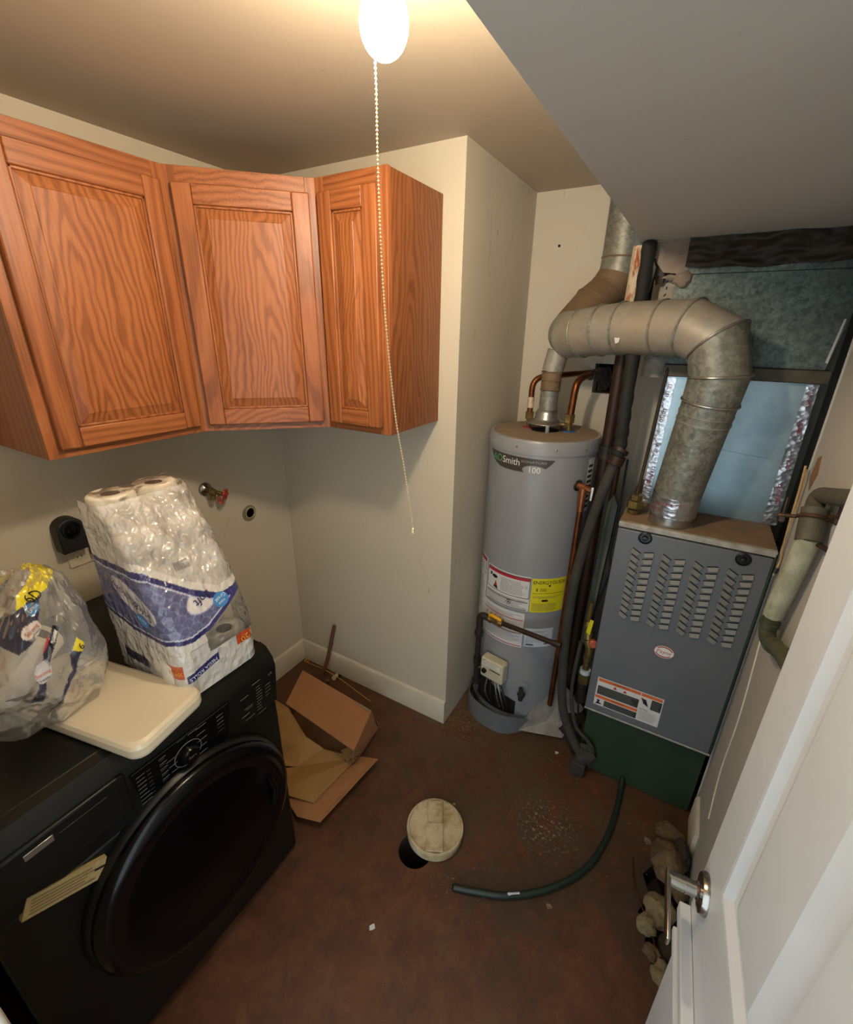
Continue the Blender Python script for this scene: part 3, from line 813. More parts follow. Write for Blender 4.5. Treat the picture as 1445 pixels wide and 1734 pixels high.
spots.append((.706, -1.045, TZ, 9)); spots.append((.706, -.918, TZ, 8))
for i, (x, y, z, k) in enumerate(spots):
    if i == 0: r_ = root
    else:
        r_ = root.copy(); COL.objects.link(r_)
        for ch in (ro, co):
            c_ = ch.copy(); COL.objects.link(c_); c_.parent = r_
    r_.location = (x, y, z); r_.rotation_euler = (0, 0, i*1.3)
    if k == 4: r_['label'] = 'top toilet roll of the pack, left of the two open ends' if y < -1 else 'top toilet roll of the pack, right of the two open ends'
    elif k == 8: r_['label'] = 'single toilet roll at the low right corner of the pack'
    elif k == 9: r_['label'] = 'toilet roll at the low front corner of the pack under printed wrap'
    elif x < .55: r_['label'] = 'toilet roll inside the pack, %s in the tall %s column' % (('lowest', 'second from the bottom', 'middle', 'second from the top')[k], 'left' if y < -1 else 'right')
    else: r_['label'] = 'toilet roll inside the pack, %s roll of the short %s stack' % (('lower', 'upper')[k], 'front' if y < -1 else 'back')

def smooth01(x): x = min(1, max(0, x)); return x*x*(3-2*x)
def xc(z):
    if z < 1.07: return .772
    return .772+(.575-.772)*min(1, (z-1.07)/.38)**1.45
def in_poly(x, y, poly):
    c = False; n = len(poly); j = n-1
    for i in range(n):
        xi, yi = poly[i]; xj, yj = poly[j]
        if (yi > y) != (yj > y) and x < (xj-xi)*(y-yi)/(yj-yi)+xi: c = not c
        j = i
    return c
def interp(x, pts):
    if x <= pts[0][0]: return pts[0][1]
    for (a, b_), (c, d) in zip(pts, pts[1:]):
        if x <= c: return b_+(d-b_)*(x-a)/(c-a)
    return pts[-1][1]
top_l = [(-.27, 1.33), (-.166, 1.302), (-.05, 1.306), (.012, 1.297), (.054, 1.262), (.096, 1.225), (.165, 1.185), (.21, 1.19)]
bot_l = [(-.27, 1.145), (-.16, 1.115), (-.06, 1.115), (0, 1.118), (.05, 1.108), (.10, 1.115), (.167, 1.145), (.21, 1.17)]
def pack_print(s_, z):
    """flat print of the wrap: s_ runs round the pack from the front corner, returns rgb and cover"""
    zt, zb = interp(s_, top_l), interp(s_, bot_l)
    navy = lin('2B2C66')[:3]; lav = lin('64678F')[:3]; white = lin('DAD5CB')[:3]; blue = lin('3F7FB8')[:3]; redc = lin('C24A22')[:3]
    if zb < z < zt:
        if z > zt-.018: return navy, .95
        if z < zb+.012: return navy, .95
        if z > zt-.023 or z < zb+.016: return lin('C8C8D8')[:3], .9
        for cx, cz, a, c_, rt in ((-.092, 1.214, .074, .040, -.5), (.112, 1.192, .044, .026, .25)):
            dx, dz = s_-cx, z-cz; u = dx*math.cos(rt)+dz*math.sin(rt); v = -dx*math.sin(rt)+dz*math.cos(rt)
            if (u/a)**2+(v/c_)**2 < 1: return lin('D8D0CC')[:3], .96
            if (u/(a+.003))**2+(v/(c_+.003))**2 < 1: return lin('A8ACCB')[:3], .95
        # overlapping scales
        cx = round(s_/.028)*.028; row = math.floor(z/.016); ox = .014 if row % 2 else 0
        cx = round((s_-ox)/.028)*.028+ox
        r_ = math.hypot(s_-cx, z-row*.016)
        if abs(r_-.0145) < .0011: return lin('777CA2')[:3], .92
        k = .85+.25*noise.noise(Vector((s_*14, z*14, 0)))
        return tuple(c*k for c in lav), .9
    for cx, cz, a in ((-.086, 1.166, .0145), (.158, 1.168, .0165)):
        pass
    if z <= zb:
        if s_ > .085 and z > 1.058: return white, .10
        if .165 < s_ < .215 and 1.025 < z < 1.06+.1*(s_-.165): return redc, .95
        if -.055 < s_ < .006 and 1.018 < z < 1.058: return redc, .95
        if .012 < s_ < .105 and abs(z-(1.012+.22*(s_-.012))) < .012: return navy, .95
        if -.26 < s_ < -.15 and 1.0 < z < 1.03: return lin('22244E')[:3], .85
        return white, .86
    if s_ > -.03 and z > zt+.02:
        return white, .55+.35*noise.noise(Vector((s_*20, z*20, 3)))
    return white, .86
def grid_obj(name, parent, fn, nu, nv, mat, colfn=None, closed=False):
    vs = []; cols = []
    for j in range(nv):
        for i in range(nu):
            u, v = (i/(nu if closed else nu-1)), j/(nv-1)
            pos, key = fn(u, v); vs.append(pos)
            if colfn: c, a = colfn(*key); cols += [c[0], c[1], c[2], a]
    fs = []
    for j in range(nv-1):
        for i in range(nu if closed else nu-1):
            fs.append((j*nu+i, j*nu+(i+1) % nu, (j+1)*nu+(i+1) % nu, (j+1)*nu+i))
    b = MB(); b.v = [tuple(v) for v in vs]; b.f = [list(f) for f in fs]
    b.mi = [0]*len(fs)
    o = b.build(name, parent, mat, ang=80)
    if colfn:
        at = o.data.color_attributes.new('Col', 'FLOAT_COLOR', 'POINT')
        at.data.foreach_set('color', cols)
    return o
PX0, PY0, PY1 = .452, -1.093, -.862
def pack_pt(per, z, off=0):
    """per: 0 back-left, going along the front face, then the right face; returns point and print key"""
    x1 = xc(z); Wf = x1-PX0; Wr = PY1-PY0; rad = .035
    d = per
    if d < Wf: x, y, s_ = PX0+d, PY0, d-Wf; nx, ny = 0, -1
    elif d < Wf+Wr: x, y, s_ = x1, PY0+(d-Wf), d-Wf; nx, ny = 1, 0
    else: x, y, s_ = x1-(d-Wf-Wr), PY1, d-Wf; nx, ny = 0, 1
    # round the corners
    cx = min(max(x, PX0+rad), x1-rad); cy = min(max(y, PY0+rad), PY1-rad)
    dx, dy = x-cx, y-cy; L_ = math.hypot(dx, dy)
    if L_ > rad: x, y = cx+dx/L_*rad, cy+dy/L_*rad; nx, ny = dx/L_, dy/L_
    amp = .0022+(.006*smooth01((z-1.16)/.2)*smooth01((s_+.05)/.08))
    n_ = noise.noise(Vector((x*16, y*16, z*10)))*amp+noise.noise(Vector((x*48, y*48, z*40)))*amp*.7+abs(noise.noise(Vector((x*90, y*90, z*60))))*amp*.5
    # hug the rolls near the bottom
    if z < 1.09: n_ -= .003*abs(math.sin((x if ny else y)*PI/.11))
    n_ = max(n_, -.002) if z < 1.09 or s_ < -.02 else n_
    return Vector((x+nx*(n_+off+.002), y+ny*(n_+off+.002), z+.3*n_)), s_
pk = thing('toilet_paper_pack', 'large torn plastic pack of toilet paper with blue printed wrap on the washing machine', 'toilet paper', (.62, -.97, .953))
def pk_fn(u, v):
    z = .956+v*(1.452-.956)
    per = .0+u*((xc(z)-PX0)+(PY1-PY0)+.10)
    Wf = xc(z)-PX0; tot = Wf+(PY1-PY0)+.10
    pos, s_ = pack_pt(u*tot, z)
    return pos, (s_, z)
grid_obj('wrapper', pk, pk_fn, 300, 260, MT['film'], pack_print)
# film over the top of the slope, gathered
def cap_fn(u, v):
    y = PY0+.02+(PY1-PY0-.03)*u; x = xc(1.452)+.0-.125*v
    z = 1.452+.016*math.sin(PI*v)+.006*noise.noise(Vector((x*30, y*30, 1)))
    return Vector((x, y, z)), (.1, 1.5)
grid_obj('top_flap', pk, cap_fn, 70, 50, MT['film'], lambda a, c: (lin('DAD5CB')[:3], .08))
b = MB()
def pack_text(s, sx, z, size, mat, rot, stretch=1, flip=True):
    vs, fs = text2d(s, size); c, q = math.cos(rot), math.sin(rot); out = []
    for vx, vy in vs:
        ds, dz = vx*stretch*c-vy*q, vx*stretch*q+vy*c
        zz = z+dz; Wf = xc(zz)-PX0
        out.append(pack_pt(sx+ds+Wf, zz, .0036)[0])
    b.use(mat); b.add(out, fs)
MT['amberp'] = P('amber_print', 'E0A83A', rough=.4)
MT['greysticker'] = P('grey_barcode', '6A6862', rough=.5)
pack_text('Soft&Strong', -.092, 1.216, .034, 'navyp', PI-.5, .8)
pack_text('Soft', .112, 1.196, .030, 'navyp', PI+.25)
pack_text('120', .195, 1.042, .026, 'amberp', PI+.35)
pack_text('30=120', -.025, 1.038, .018, 'amberp', PI)
pack_text('MEGA ROLLS', .058, 1.0225, .014, 'lightp', PI+.22)
def pack_disc(sx, z, a, c_, mat, off):
    n = 24; ring = [(sx+a*math.cos(2*PI*i/n), z+c_*math.sin(2*PI*i/n)) for i in range(n)]
    pts = [pack_pt(x+xc(zz)-PX0, zz, off)[0] for x, zz in [(sx, z)]+ring]
    b.use(mat); b.add(pts, [(0, 1+i, 1+(i+1) % n) for i in range(n)])
pack_disc(-.086, 1.166, .021, .017, 'bluep', .0026); pack_disc(.156, 1.172, .022, .019, 'bluep', .0026)
pack_text('Great', -.086, 1.169, .013, 'lightp', PI-.3); pack_text('Great', .156, 1.178, .014, 'lightp', PI+.3); pack_text('Value', .156, 1.166, .010, 'lightp', PI+.3)
b2 = b
for k in range(9):
    x = .085+k*.0042; b.use('greysticker')
    q = [pack_pt(xx+xc(zz)-PX0, zz, .002)[0] for xx, zz in ((x, 1.275), (x+.002, 1.275), (x+.002, 1.295), (x, 1.295))]
    b.add(q, [(0, 1, 2, 3)])
for k in range(3):
    pack_text('SEPTIC SAFE TISSUE'[:12+k], -.10+.012*k, 1.385-.011*k, .009, 'navyp', PI-.05)
b.build('lettering', pk, smooth=False, kind='stuff')

# ------------------------------------------------------------------ bag of paper towels
bg = thing('paper_towel_bag', 'crumpled clear plastic bag of paper towels with yellow and navy print', 'paper towels', (.47, -1.31, .997))
BP = {'yel': [[(-1.282, 1.304), (-1.237, 1.326), (-1.22, 1.35), (-1.19, 1.32), (-1.244, 1.300), (-1.275, 1.283), (-1.293, 1.277)], [(-1.225, 1.188), (-1.216, 1.17), (-1.226, 1.153), (-1.242, 1.164)]],
 'navy': [[(-1.244, 1.312), (-1.26, 1.268), (-1.293, 1.22), (-1.324, 1.199), (-1.36, 1.25), (-1.293, 1.277), (-1.275, 1.283)], [(-1.272, 1.201), (-1.267, 1.183), (-1.299, 1.147), (-1.321, 1.087), (-1.341, 1.096), (-1.322, 1.124), (-1.288, 1.19)],
   [(-1.242, 1.164), (-1.226, 1.153), (-1.252, 1.116), (-1.297, 1.078), (-1.284, 1.1), (-1.256, 1.126), (-1.25, 1.156)], [(-1.282, 1.088), (-1.318, 1.042), (-1.319, 1.045), (-1.295, 1.078)]],
 'red': [[(-1.273, 1.211), (-1.266, 1.216), (-1.272, 1.201), (-1.292, 1.185)]],
 'blk': [[(-1.252, 1.231), (-1.242, 1.221), (-1.262, 1.188), (-1.275, 1.183), (-1.273, 1.201)]],
 'white': [[(-1.252, 1.220), (-1.249, 1.212), (-1.262, 1.193), (-1.269, 1.198)]]}
def bag_print(y, z, x):
    if x < .30: return lin('C8C6BE')[:3], .15
    for cx, cz, a, c_, rt, col in ((-1.269, 1.274, .014, .008, .5, '3F7FB8'), (-1.289, 1.238, .021, .013, .55, 'CFC6BE'), (-1.303, 1.152, .015, .024, -.4, 'C9C9CC')):
        dx, dz = y-cx, z-cz; u = dx*math.cos(rt)+dz*math.sin(rt); v = -dx*math.sin(rt)+dz*math.cos(rt)
        if (u/a)**2+(v/c_)**2 < 1: return lin(col)[:3], .93
    for k, c_ in (('white', 'DEDAD2'), ('blk', '121214'), ('red', 'B83040'), ('yel', 'E2CF14'), ('navy', '23273F')):
        for pl_ in BP[k]:
            if in_poly(y, z, pl_): return lin(c_)[:3], .94
    return lin('B8B6AE')[:3], .30+.25*noise.noise(Vector((y*12, z*12, 0)))
def bag_fn(u, v):
    th = PI*v; ph = 2*PI*u
    d = Vector((math.sin(th)*math.cos(ph), math.sin(th)*math.sin(ph), math.cos(th)))
    sq = (abs(d.x)**3+abs(d.y)**3+abs(d.z)**3)**(-1/3)
    p_ = Vector((d.x*.150, d.y*.135, d.z*.150))*sq
    up = max(0, p_.z)/.15
    p_.x *= 1-.35*up; p_.y *= 1-.45*up; p_.z += .055*up*up
    k = 1+.10*noise.noise(d*2.4+Vector((5, 2, 1)))+.055*noise.noise(d*5+Vector((1, 7, 3)))+.016*noise.noise(d*13)
    p_ = p_*k+Vector((.50, -1.292+.055*up, 1.125))
    if p_.z < 1.0:                        # settles on the tank lid, one corner hangs past it
        sag = smooth01((-1.33-p_.y)/.06)
        p_.z = 1.0-(1.0-p_.z)*(.15+.75*sag)
    return p_, (p_.y, p_.z, p_.x)
bago = grid_obj('wrapper', bg, bag_fn, 420, 300, MT['film2'], bag_print, closed=True)
from mathutils.bvhtree import BVHTree
_o = ORG[bg.name]
bt = BVHTree.FromPolygons([v.co+_o for v in bago.data.vertices], [tuple(p_.vertices) for p_ in bago.data.polygons])
b = MB()
def bag_text(s_, y, z, size, mat, rot):
    vs, fs = text2d(s_, size); c, q = math.cos(rot), math.sin(rot); out = []
    for vx, vy in vs:
        yy, zz = y+vx*c-vy*q, z+vx*q+vy*c
        h = bt.ray_cast(Vector((1.5, yy, zz)), Vector((-1, 0, 0)))
        out.append((h[0] if h[0] else Vector((.5, yy, zz)))+Vector((.0025, 0, 0)))
    b.use(mat); b.add(out, fs)
bag_text('6D', -1.258, 1.296, .024, 'blackp', .45); bag_text('6', -1.224, 1.166, .020, 'blackp', .35)
bag_text('Great', -1.269, 1.276, .009, 'white', .5); bag_text('Strong', -1.289, 1.240, .011, 'cardred', .5); bag_text('Paper Towels', -1.289, 1.230, .006, 'navyp', .5)
bag_text('Strong', -1.305, 1.150, .011, 'orange', .1); bag_text('Towels', -1.309, 1.138, .008, 'navyp', .1)
b.build('lettering', bg, smooth=False, kind='stuff')
towels = [((.522, -1.365, 1.075), (.562, -1.262, 1.195), 'white paper towel roll leaning across the middle of the clear bag'),
          ((.43, -1.39, 1.11), (.47, -1.28, 1.215), 'paper towel roll at the back upper left inside the clear bag')]
for a, c_, lb in towels:
    tr_ = thing('paper_towel_roll', lb, 'paper towels', a, 'paper towel rolls in the clear bag')
    a, c_ = Vector(a), Vector(c_); ax = (c_-a).normalized(); L_ = (c_-a).length
    b = MB(); b.lathe([(.019, .0), (.042, 0), (.047, .006), (.047, L_-.006), (.042, L_), (.019, L_)], a, ax, 36, True); b.build('paper', tr_, 'paper', ang=50)
    b = MB(); b.lathe([(.019, L_+.0005), (.0175, L_+.0005), (.0175, -.0005), (.019, -.0005)], a, ax, 28, True); b.build('core', tr_, 'core', ang=50)

# ------------------------------------------------------------------ water heater
HX, HY, HR, HT = 1.205, .385, .232, 1.455
wh = thing('water_heater', 'tall grey gas water heater in the alcove with labels and a dusty top', 'water heater', (HX, HY, 0))
b = MB(); b.lathe([(HR-.006, .03), (HR-.006, .045), (HR, .05), (HR, 1.40)], (HX, HY, 0), (0, 0, 1), 96, True); b.build('tank', wh, 'heater')
b = MB(); b.lathe([(HR-.004, 1.398), (HR+.003, 1.398), (HR+.004, 1.445), (HR-.002, 1.4545), (HR-.012, 1.4555)], (HX, HY, 0), (0, 0, 1), 96, True)
b.build('rim', wh, 'heater', ang=50)
b = MB(); b.lathe([(HR-.012, 1.4555), (.06, 1.459), (.055, 1.452), (0, 1.452)], (HX, HY, 0), (0, 0, 1), 72, True); b.build('top', wh, 'heatertop', ang=50)
for a in (-150, -100, -62, -30):
    a = math.radians(a); b = MB(); b.lathe([(.005, 0), (.004, .003), (0, .004)], (HX+(HR+.003)*math.cos(a), HY+(HR+.003)*math.sin(a), 1.425), (math.cos(a), math.sin(a), 0), 10); b.build('screw', wh, 'alu')
def HC(x, y, d=0):
    """x: metres along the tank skin from the point facing -y, positive to the right; y: height"""
    a = -PI/2+x/HR
    return Vector((HX+(HR+d)*math.cos(a), HY+(HR+d)*math.sin(a), y))
A_ = lambda deg: math.radians(deg+90)*HR          # azimuth in degrees -> skin coordinate
b = MB()
# name badge near the top
bx0, bx1, by1 = A_(-139), A_(-61.5), 1.388
nb = 30
top = [(bx0+(bx1-bx0)*i/nb, by1-.004*(i/nb)) for i in range(nb+1)]
bot = [(bx1-(bx1-bx0)*i/nb, by1-.004-.058*min(1, (1-abs(2*i/nb-1)**4))) for i in range(nb+1)]
for i in range(nb):
    put_poly(b, HC, [top[i], top[i+1], bot[nb-i-1], bot[nb-i]], 'badge', .0012)
put_text(b, HC, 'AO', bx0+.058, by1-.026, .042, 'green', .002, 0, 1.05)
put_text(b, HC, 'Smith', bx0+.134, by1-.026, .040, 'white', .002, 0, .95)
put_text(b, HC, 'SIGNATURE', bx0+.232, by1-.018, .013, 'greyp', .002, sx=1.5)
el = ellipse(bx0+.236, by1-.050, .048, .019, 24)
for i in range(12):
    q0, q1 = el[i], el[(i+1) % 24]; r0, r1 = el[(24-i) % 24], el[(23-i) % 24]
    put_poly(b, HC, [q0, q1, r1, r0], 'badge2', .0022)
put_text(b, HC, '100', bx0+.236, by1-.050, .034, 'white', .003)
b.build('name_badge', wh, smooth=False, label='dark badge reading AOSmith and 100')
# warning label, energy label and the lower sheets
def sheet(x0, x1, y0, y1, name, paint, label=None, base='labw', nx=10):
    b = MB(); put_rect(b, HC, x0, y0, x1, y1, base, .0008, nx); paint(b); o = b.build(name, wh, smooth=False, label=label); return o
def pw(b):
    x0, x1, y1 = A_(-127), A_(-71), .855
    put_rect(b, HC, x0+.004, y1-.004, x1-.002, y1-.110, 'blackp', .0014, 10); put_rect(b, HC, x0+.007, y1-.007, x1-.005, y1-.107, 'labw', .0018, 10)
    put_rect(b, HC, x0+.007, y1-.007, x1-.005, y1-.021, 'red', .0022, 10)
    put_rect(b, HC, x0+.022, y1-.030, x0+.034, y1-.045, 'blackp', .0022); put_poly(b, HC, ellipse(x0+.052, y1-.044, .016, .009), 'blackp', .0022)
    put_poly(b, HC, [(x0+.045, y1-.098), (x0+.062, y1-.07), (x0+.074, y1-.105)], 'blackp', .0022); put_poly(b, HC, [(x0+.05, y1-.09), (x0+.06, y1-.06), (x0+.066, y1-.09)], 'red', .0024)
    lines(b, HC, x0+.088, x1-.012, y1-.03, y1-.100, 9, 'greyp', .0022, .4, 4, 2)
    lines(b, HC, x0+.01, x1-.01, y1-.120, y1-.165, 6, 'greyp', .0022, .35, 5, 3)
    put_rect(b, HC, x0+.004, y1-.128, x1-.006, y1-.131, 'blackp', .0024, 10)
    put_poly(b, HC, ellipse(x0+.135, y1-.142, .011, .011), 'blackp', .0026); put_poly(b, HC, ellipse(x0+.135, y1-.142, .008, .008), 'labw', .0028); put_rect(b, HC, x0+.131, y1-.146, x0+.139, y1-.138, 'blackp', .003)
    put_rect(b, HC, x0+.02, y1-.168, x1-.01, y1-.171, 'blackp', .0024, 8)
sheet(A_(-127), A_(-71), .680, .857, 'warning_label', pw, 'white warning label with red header')
def pv(b):
    x0, x1, y1 = A_(-154), A_(-130), .87
    put_rect(b, HC, x0, y1-.002, x1-.004, y1-.085, 'blackp', .0014, 4); put_rect(b, HC, x0, y1-.005, x1-.007, y1-.082, 'labw', .0018, 4); put_rect(b, HC, x0, y1-.005, x1-.007, y1-.02, 'red', .0022, 4)
    lines(b, HC, x0, x1-.01, y1-.03, y1-.075, 5, 'greyp', .0022, .4, 3); lines(b, HC, x0, x1-.01, y1-.1, y1-.3, 14, 'greyp', .0022, .35, 3, 6)
    put_rect(b, HC, x0, y1-.33, x1-.006, y1-.333, 'red', .0024, 3)
sheet(A_(-154), A_(-129), .48, .875, 'side_label', pv)
def pe(b):
    x0, x1, y1 = A_(-70), A_(-31), .853; cx = (x0+x1)/2
    put_text(b, HC, 'ENERGYGUIDE', cx, y1-.020, .025, 'blackp', .0016, sx=.9)
    put_poly(b, HC, [(cx-.007, y1-.032), (cx+.007, y1-.032), (cx, y1-.042)], 'blackp', .0018)
    put_text(b, HC, '$ 205', x0+.042, y1-.056, .020, 'blackp', .0016)
    put_rect(b, HC, x0+.006, y1-.073, x1-.008, y1-.0745, 'blackp', .0016, 6); put_rect(b, HC, x0+.05, y1-.106, x0+.078, y1-.116, 'blackp', .0016, 3)
    lines(b, HC, x0+.008, x1-.01, y1-.088, y1-.1, 2, 'stickline', .0016, .3, 5); lines(b, HC, x0+.008, x1-.01, y1-.125, y1-.165, 6, 'stickline', .0016, .3, 5, 5)
sheet(A_(-70), A_(-31), .680, .853, 'energy_label', pe, 'yellow energy guide label', 'yellow')
def pl2(b):
    x0, x1, y1 = A_(-129), A_(-74), .665
    lines(b, HC, x0+.01, x1-.01, y1-.01, y1-.03, 3, 'greyp', .0014, .35, 6); put_rect(b, HC, x0+.003, y1-.035, x1-.005, y1-.039, 'red', .0016, 8)
    for k in range(4): put_poly(b, HC, ellipse(x0+.025+k*.028, y1-.060, .006, .009, 12), 'greyp', .0016)
    lines(b, HC, x0+.01, x1-.01, y1-.075, y1-.165, 13, 'greyp', .0014, .35, 6, 9); put_rect(b, HC, x0+.003, y1-.108, x1-.005, y1-.111, 'red', .0018, 8); put_rect(b, HC, x0+.003, y1-.176, x1-.005, y1-.180, 'red', .0018, 8)
sheet(A_(-129), A_(-74), .478, .667, 'instruction_label', pl2)
def pl3(b):
    x0, x1, y1 = A_(-72), A_(-39), .590
    lines(b, HC, x0+.03, x1-.03, y1-.01, y1-.022, 2, 'greyp', .0014, .4, 5); lines(b, HC, x0+.008, x1-.012, y1-.03, y1-.075, 7, 'greyp', .0014, .3, 5, 3)
    put_rect(b, HC, x0+.01, y1-.084, x0+.045, y1-.090, 'blackp', .0016, 3); put_rect(b, HC, x1-.04, y1-.080, x1-.015, y1-.086, 'blackp', .0016, 3); put_poly(b, HC, ellipse(x1-.02, y1-.065, .007, .007, 12), 'darkp', .0018)
sheet(A_(-72), A_(-39), .490, .592, 'rating_label', pl3, base='labbw')
sheet(A_(-22), A_(-10), 1.15, 1.38, 'side_label', lambda b: lines(b, HC, A_(-21), A_(-11), 1.16, 1.36, 9, 'darkp', .0014, .5, 2, 4))
# draft hood
b = MB(); b.lathe([(.040, 1.545), (.043, 1.542), (.050, 1.530), (.050, 1.512), (.058, 1.500), (.083, 1.494), (.085, 1.490), (.080, 1.492), (.060, 1.496)], (HX, HY+.005, 0), (0, 0, 1), 48, True); b.build('draft_hood', wh, 'alu', ang=50)
for a in (-70, 50, 170):
    a = math.radians(a); b = MB(); x, y = HX+.078*math.cos(a), HY+.005+.078*math.sin(a); tx, ty = -math.sin(a)*.006, math.cos(a)*.006
    b.hexa([(x-tx, y-ty, 1.455), (x+tx, y+ty, 1.455), (x+tx*1.2+.002, y+ty+.002, 1.455), (x-tx+.002, y-ty+.002, 1.455)], [(x-tx, y-ty, 1.494), (x+tx, y+ty, 1.494), (x+tx+.002, y+ty+.002, 1.494), (x-tx+.002, y-ty+.002, 1.494)])
    b.build('hood_leg', wh, 'alu', smooth=False)
b = MB(); b.lathe([(.055, 1.4565), (.055, 1.4585), (.0, 1.4585)], (HX, HY+.005, 0), (0, 0, 1), 32); b.build('flue_opening', wh, 'dark')
# gas control and burner skirt
def HD(az): a = math.radians(az); return Vector((math.cos(a), math.sin(a), 0)), Vector((-math.sin(a), math.cos(a), 0))
n_, t_ = HD(-100)
GV = Fr(Vector((HX, HY, .335))+n_*(HR+.004), t_, (0, 0, 1), n_)
b = MB(); b.use('gasv'); b.fbox(GV, -.062, -.055, 0, .062, .058, .055); gv = b.build('gas_control', wh, bevel=.010, seg=3)
b = MB(); put_rect(b, GV, -.048, .018, .045, .045, 'white', .0556); put_rect(b, GV, -.01, .004, .05, .010, 'blackp', .0556); put_rect(b, GV, -.045, .046, -.038, .05, 'blackp', .0556); lines(b, GV, -.045, .04, .022, .042, 4, 'greyp', .056, .3)
b.build('control_label', gv, smooth=False)
b = MB(); b.lathe([(.013, 0), (.012, .010), (0, .010)], GV(-.037, -.012, .055), n_, 20); b.build('control_knob', gv, 'blackmatte')
n2, t2 = HD(-69)
b = MB(); b.tube([Vector((HX, HY, .25))+n2*(HR-.005), Vector((HX, HY, .25))+n2*(HR+.004)], .036, 28); b.build('drain_escutcheon', wh, 'heater')
b = MB(); c0 = Vector((HX, HY, .245))
b.tube([c0+n2*(HR), c0+n2*(HR+.045)], .010, 14); b.tube([c0+n2*(HR+.03)+Vector((0, 0, .004)), c0+n2*(HR+.034)+Vector((0, 0, -.045))], .012, 14); b.lathe([(.02, 0), (.018, .008), (0, .008)], c0+n2*(HR+.045), n2, 18)
b.build('drain_valve', wh, 'ironblk')
# grey pan with a raised front box that shields the burner leads
b = MB()
pan = []
for k in range(25):
    a = -170+k*7.1; r_ = HR+.018
    bump_ = .060*smooth01(1.35-abs(a+102)/38)
    pan.append((math.cos(math.radians(a))*(r_+bump_)+HX, math.sin(math.radians(a))*(r_+bump_)+HY, a))
vs = []; fs = []
for x, y, a in pan:
    h = .040+.075*smooth01(1.3-abs(a+102)/50)
    dx, dy = x-HX, y-HY; L_ = math.hypot(dx, dy)
    vs += [(x, y, .002), (x, y, h), (x-dx/L_*.006, y-dy/L_*.006, h), (x-dx/L_*.006, y-dy/L_*.006, .012)]
for k in range(24):
    for j in range(3): fs.append((k*4+j, (k+1)*4+j, (k+1)*4+j+1, k*4+j+1))
b.add(vs, fs); b.build('burner_skirt', wh, 'panplastic', ang=40)
b = MB(); b.lathe([(HR+.006, .0), (HR+.006, .05), (0, .05)], (HX, HY, 0), (0, 0, 1), 48); b.build('base', wh, 'panplastic')
for k, (dx, mt) in enumerate(((-.03, 'alu'), (-.012, 'wirek'), (.008, 'alu'), (.022, 'alu'), (.036, 'wirek'))):
    b = MB(); p0 = GV(dx, -.054, .03); p1 = GV(dx*1.8+.02, -.15, .038); p2 = GV(dx*1.6+.025, -.235, .004)
    b.tube(spline([p0, p1, p2], 6), .0035 if mt == 'alu' else .005, 8); b.build('burner_lead', wh, mt)
b = MB(); pn, pt_ = HD(-116); OP = Fr(Vector((HX, HY, .155))+pn*(HR+.0015), pt_, (0, 0, 1), pn)
b.use('dark')
for i in range(9):
    a0 = -132+i*6.5; a1 = a0+6.5
    b.add([HC(A_(a0), .07, .001), HC(A_(a1), .07, .001), HC(A_(a1), .225-.05*max(0, (a1+116)/30), .001), HC(A_(a0), .225-.05*max(0, (a0+116)/30), .001)], [(0, 1, 2, 3)])
b.build('burner_opening', wh, smooth=False)

# hot and cold pipes of the heater
def nut(b, c, r, h, ax=(0, 0, 1)): b.lathe([(r, -h/2), (r, h/2)], c, ax, 6)
t = thing('hot_water_pipe', 'copper hot water pipe with a red ring on the heater top', 'pipe', (1.125, .40, 1.457))
b = MB(); b.lathe([(.026, 0), (.026, .003), (.012, .004), (.012, .003)], (1.125, .40, 1.458), (0, 0, 1), 28); b.build('ring', t, 'plugred')
b = MB(); b.tube([(1.125, .40, 1.458), (1.125, .40, 1.50)], .010, 16); nut(b, (1.125, .40, 1.512), .020, .030); nut(b, (1.125, .40, 1.487), .014, .012); b.build('union', t, 'brass', ang=30)
b = MB(); b.tube([(1.125, .40, 1.525)]+[(1.125, .40, 1.60)]+arc((1.125, .40, 1.62), (1.125, .40, 1.668), (1.160, .43, 1.674), 8)+[(1.22, .50, 1.680), (1.30, .68, 1.682), (1.33, .75, 1.684)], .0125, 18); b.build('riser', t, 'copper')
b = MB(); b.tube([(1.125, .40, 1.545), (1.125, .40, 1.59)], .0135, 14); b.build('paper_label', t, 'rust')
t = thing('cold_water_pipe', 'copper cold water pipe with a blue ring on the heater top', 'pipe', (1.30, .405, 1.457))
b = MB(); b.lathe([(.026, 0), (.026, .003), (.012, .004)], (1.30, .405, 1.458), (0, 0, 1), 28); b.build('ring', t, 'plugblue')
b = MB(); b.tube([(1.30, .405, 1.458), (1.30, .405, 1.50)], .0105, 16); nut(b, (1.30, .405, 1.515), .021, .034); nut(b, (1.30, .405, 1.487), .015, .014); b.build('union', t, 'brass', ang=30)
b = MB(); b.tube([(1.30, .405, 1.53), (1.303, .41, 1.62)]+arc((1.304, .412, 1.63), (1.305, .415, 1.675), (1.325, .47, 1.682), 8)+[(1.345, .56, 1.69), (1.36, .74, 1.69)], .0145, 18); b.build('riser', t, 'copper')
b = MB(); b.tube([(1.335, .52, 1.683), (1.352, .64, 1.69)], .020, 16); b.blob((1.365, .685, 1.66), (.028, .03, .05), 3, .2); b.build('elbow', t, 'ironblk')

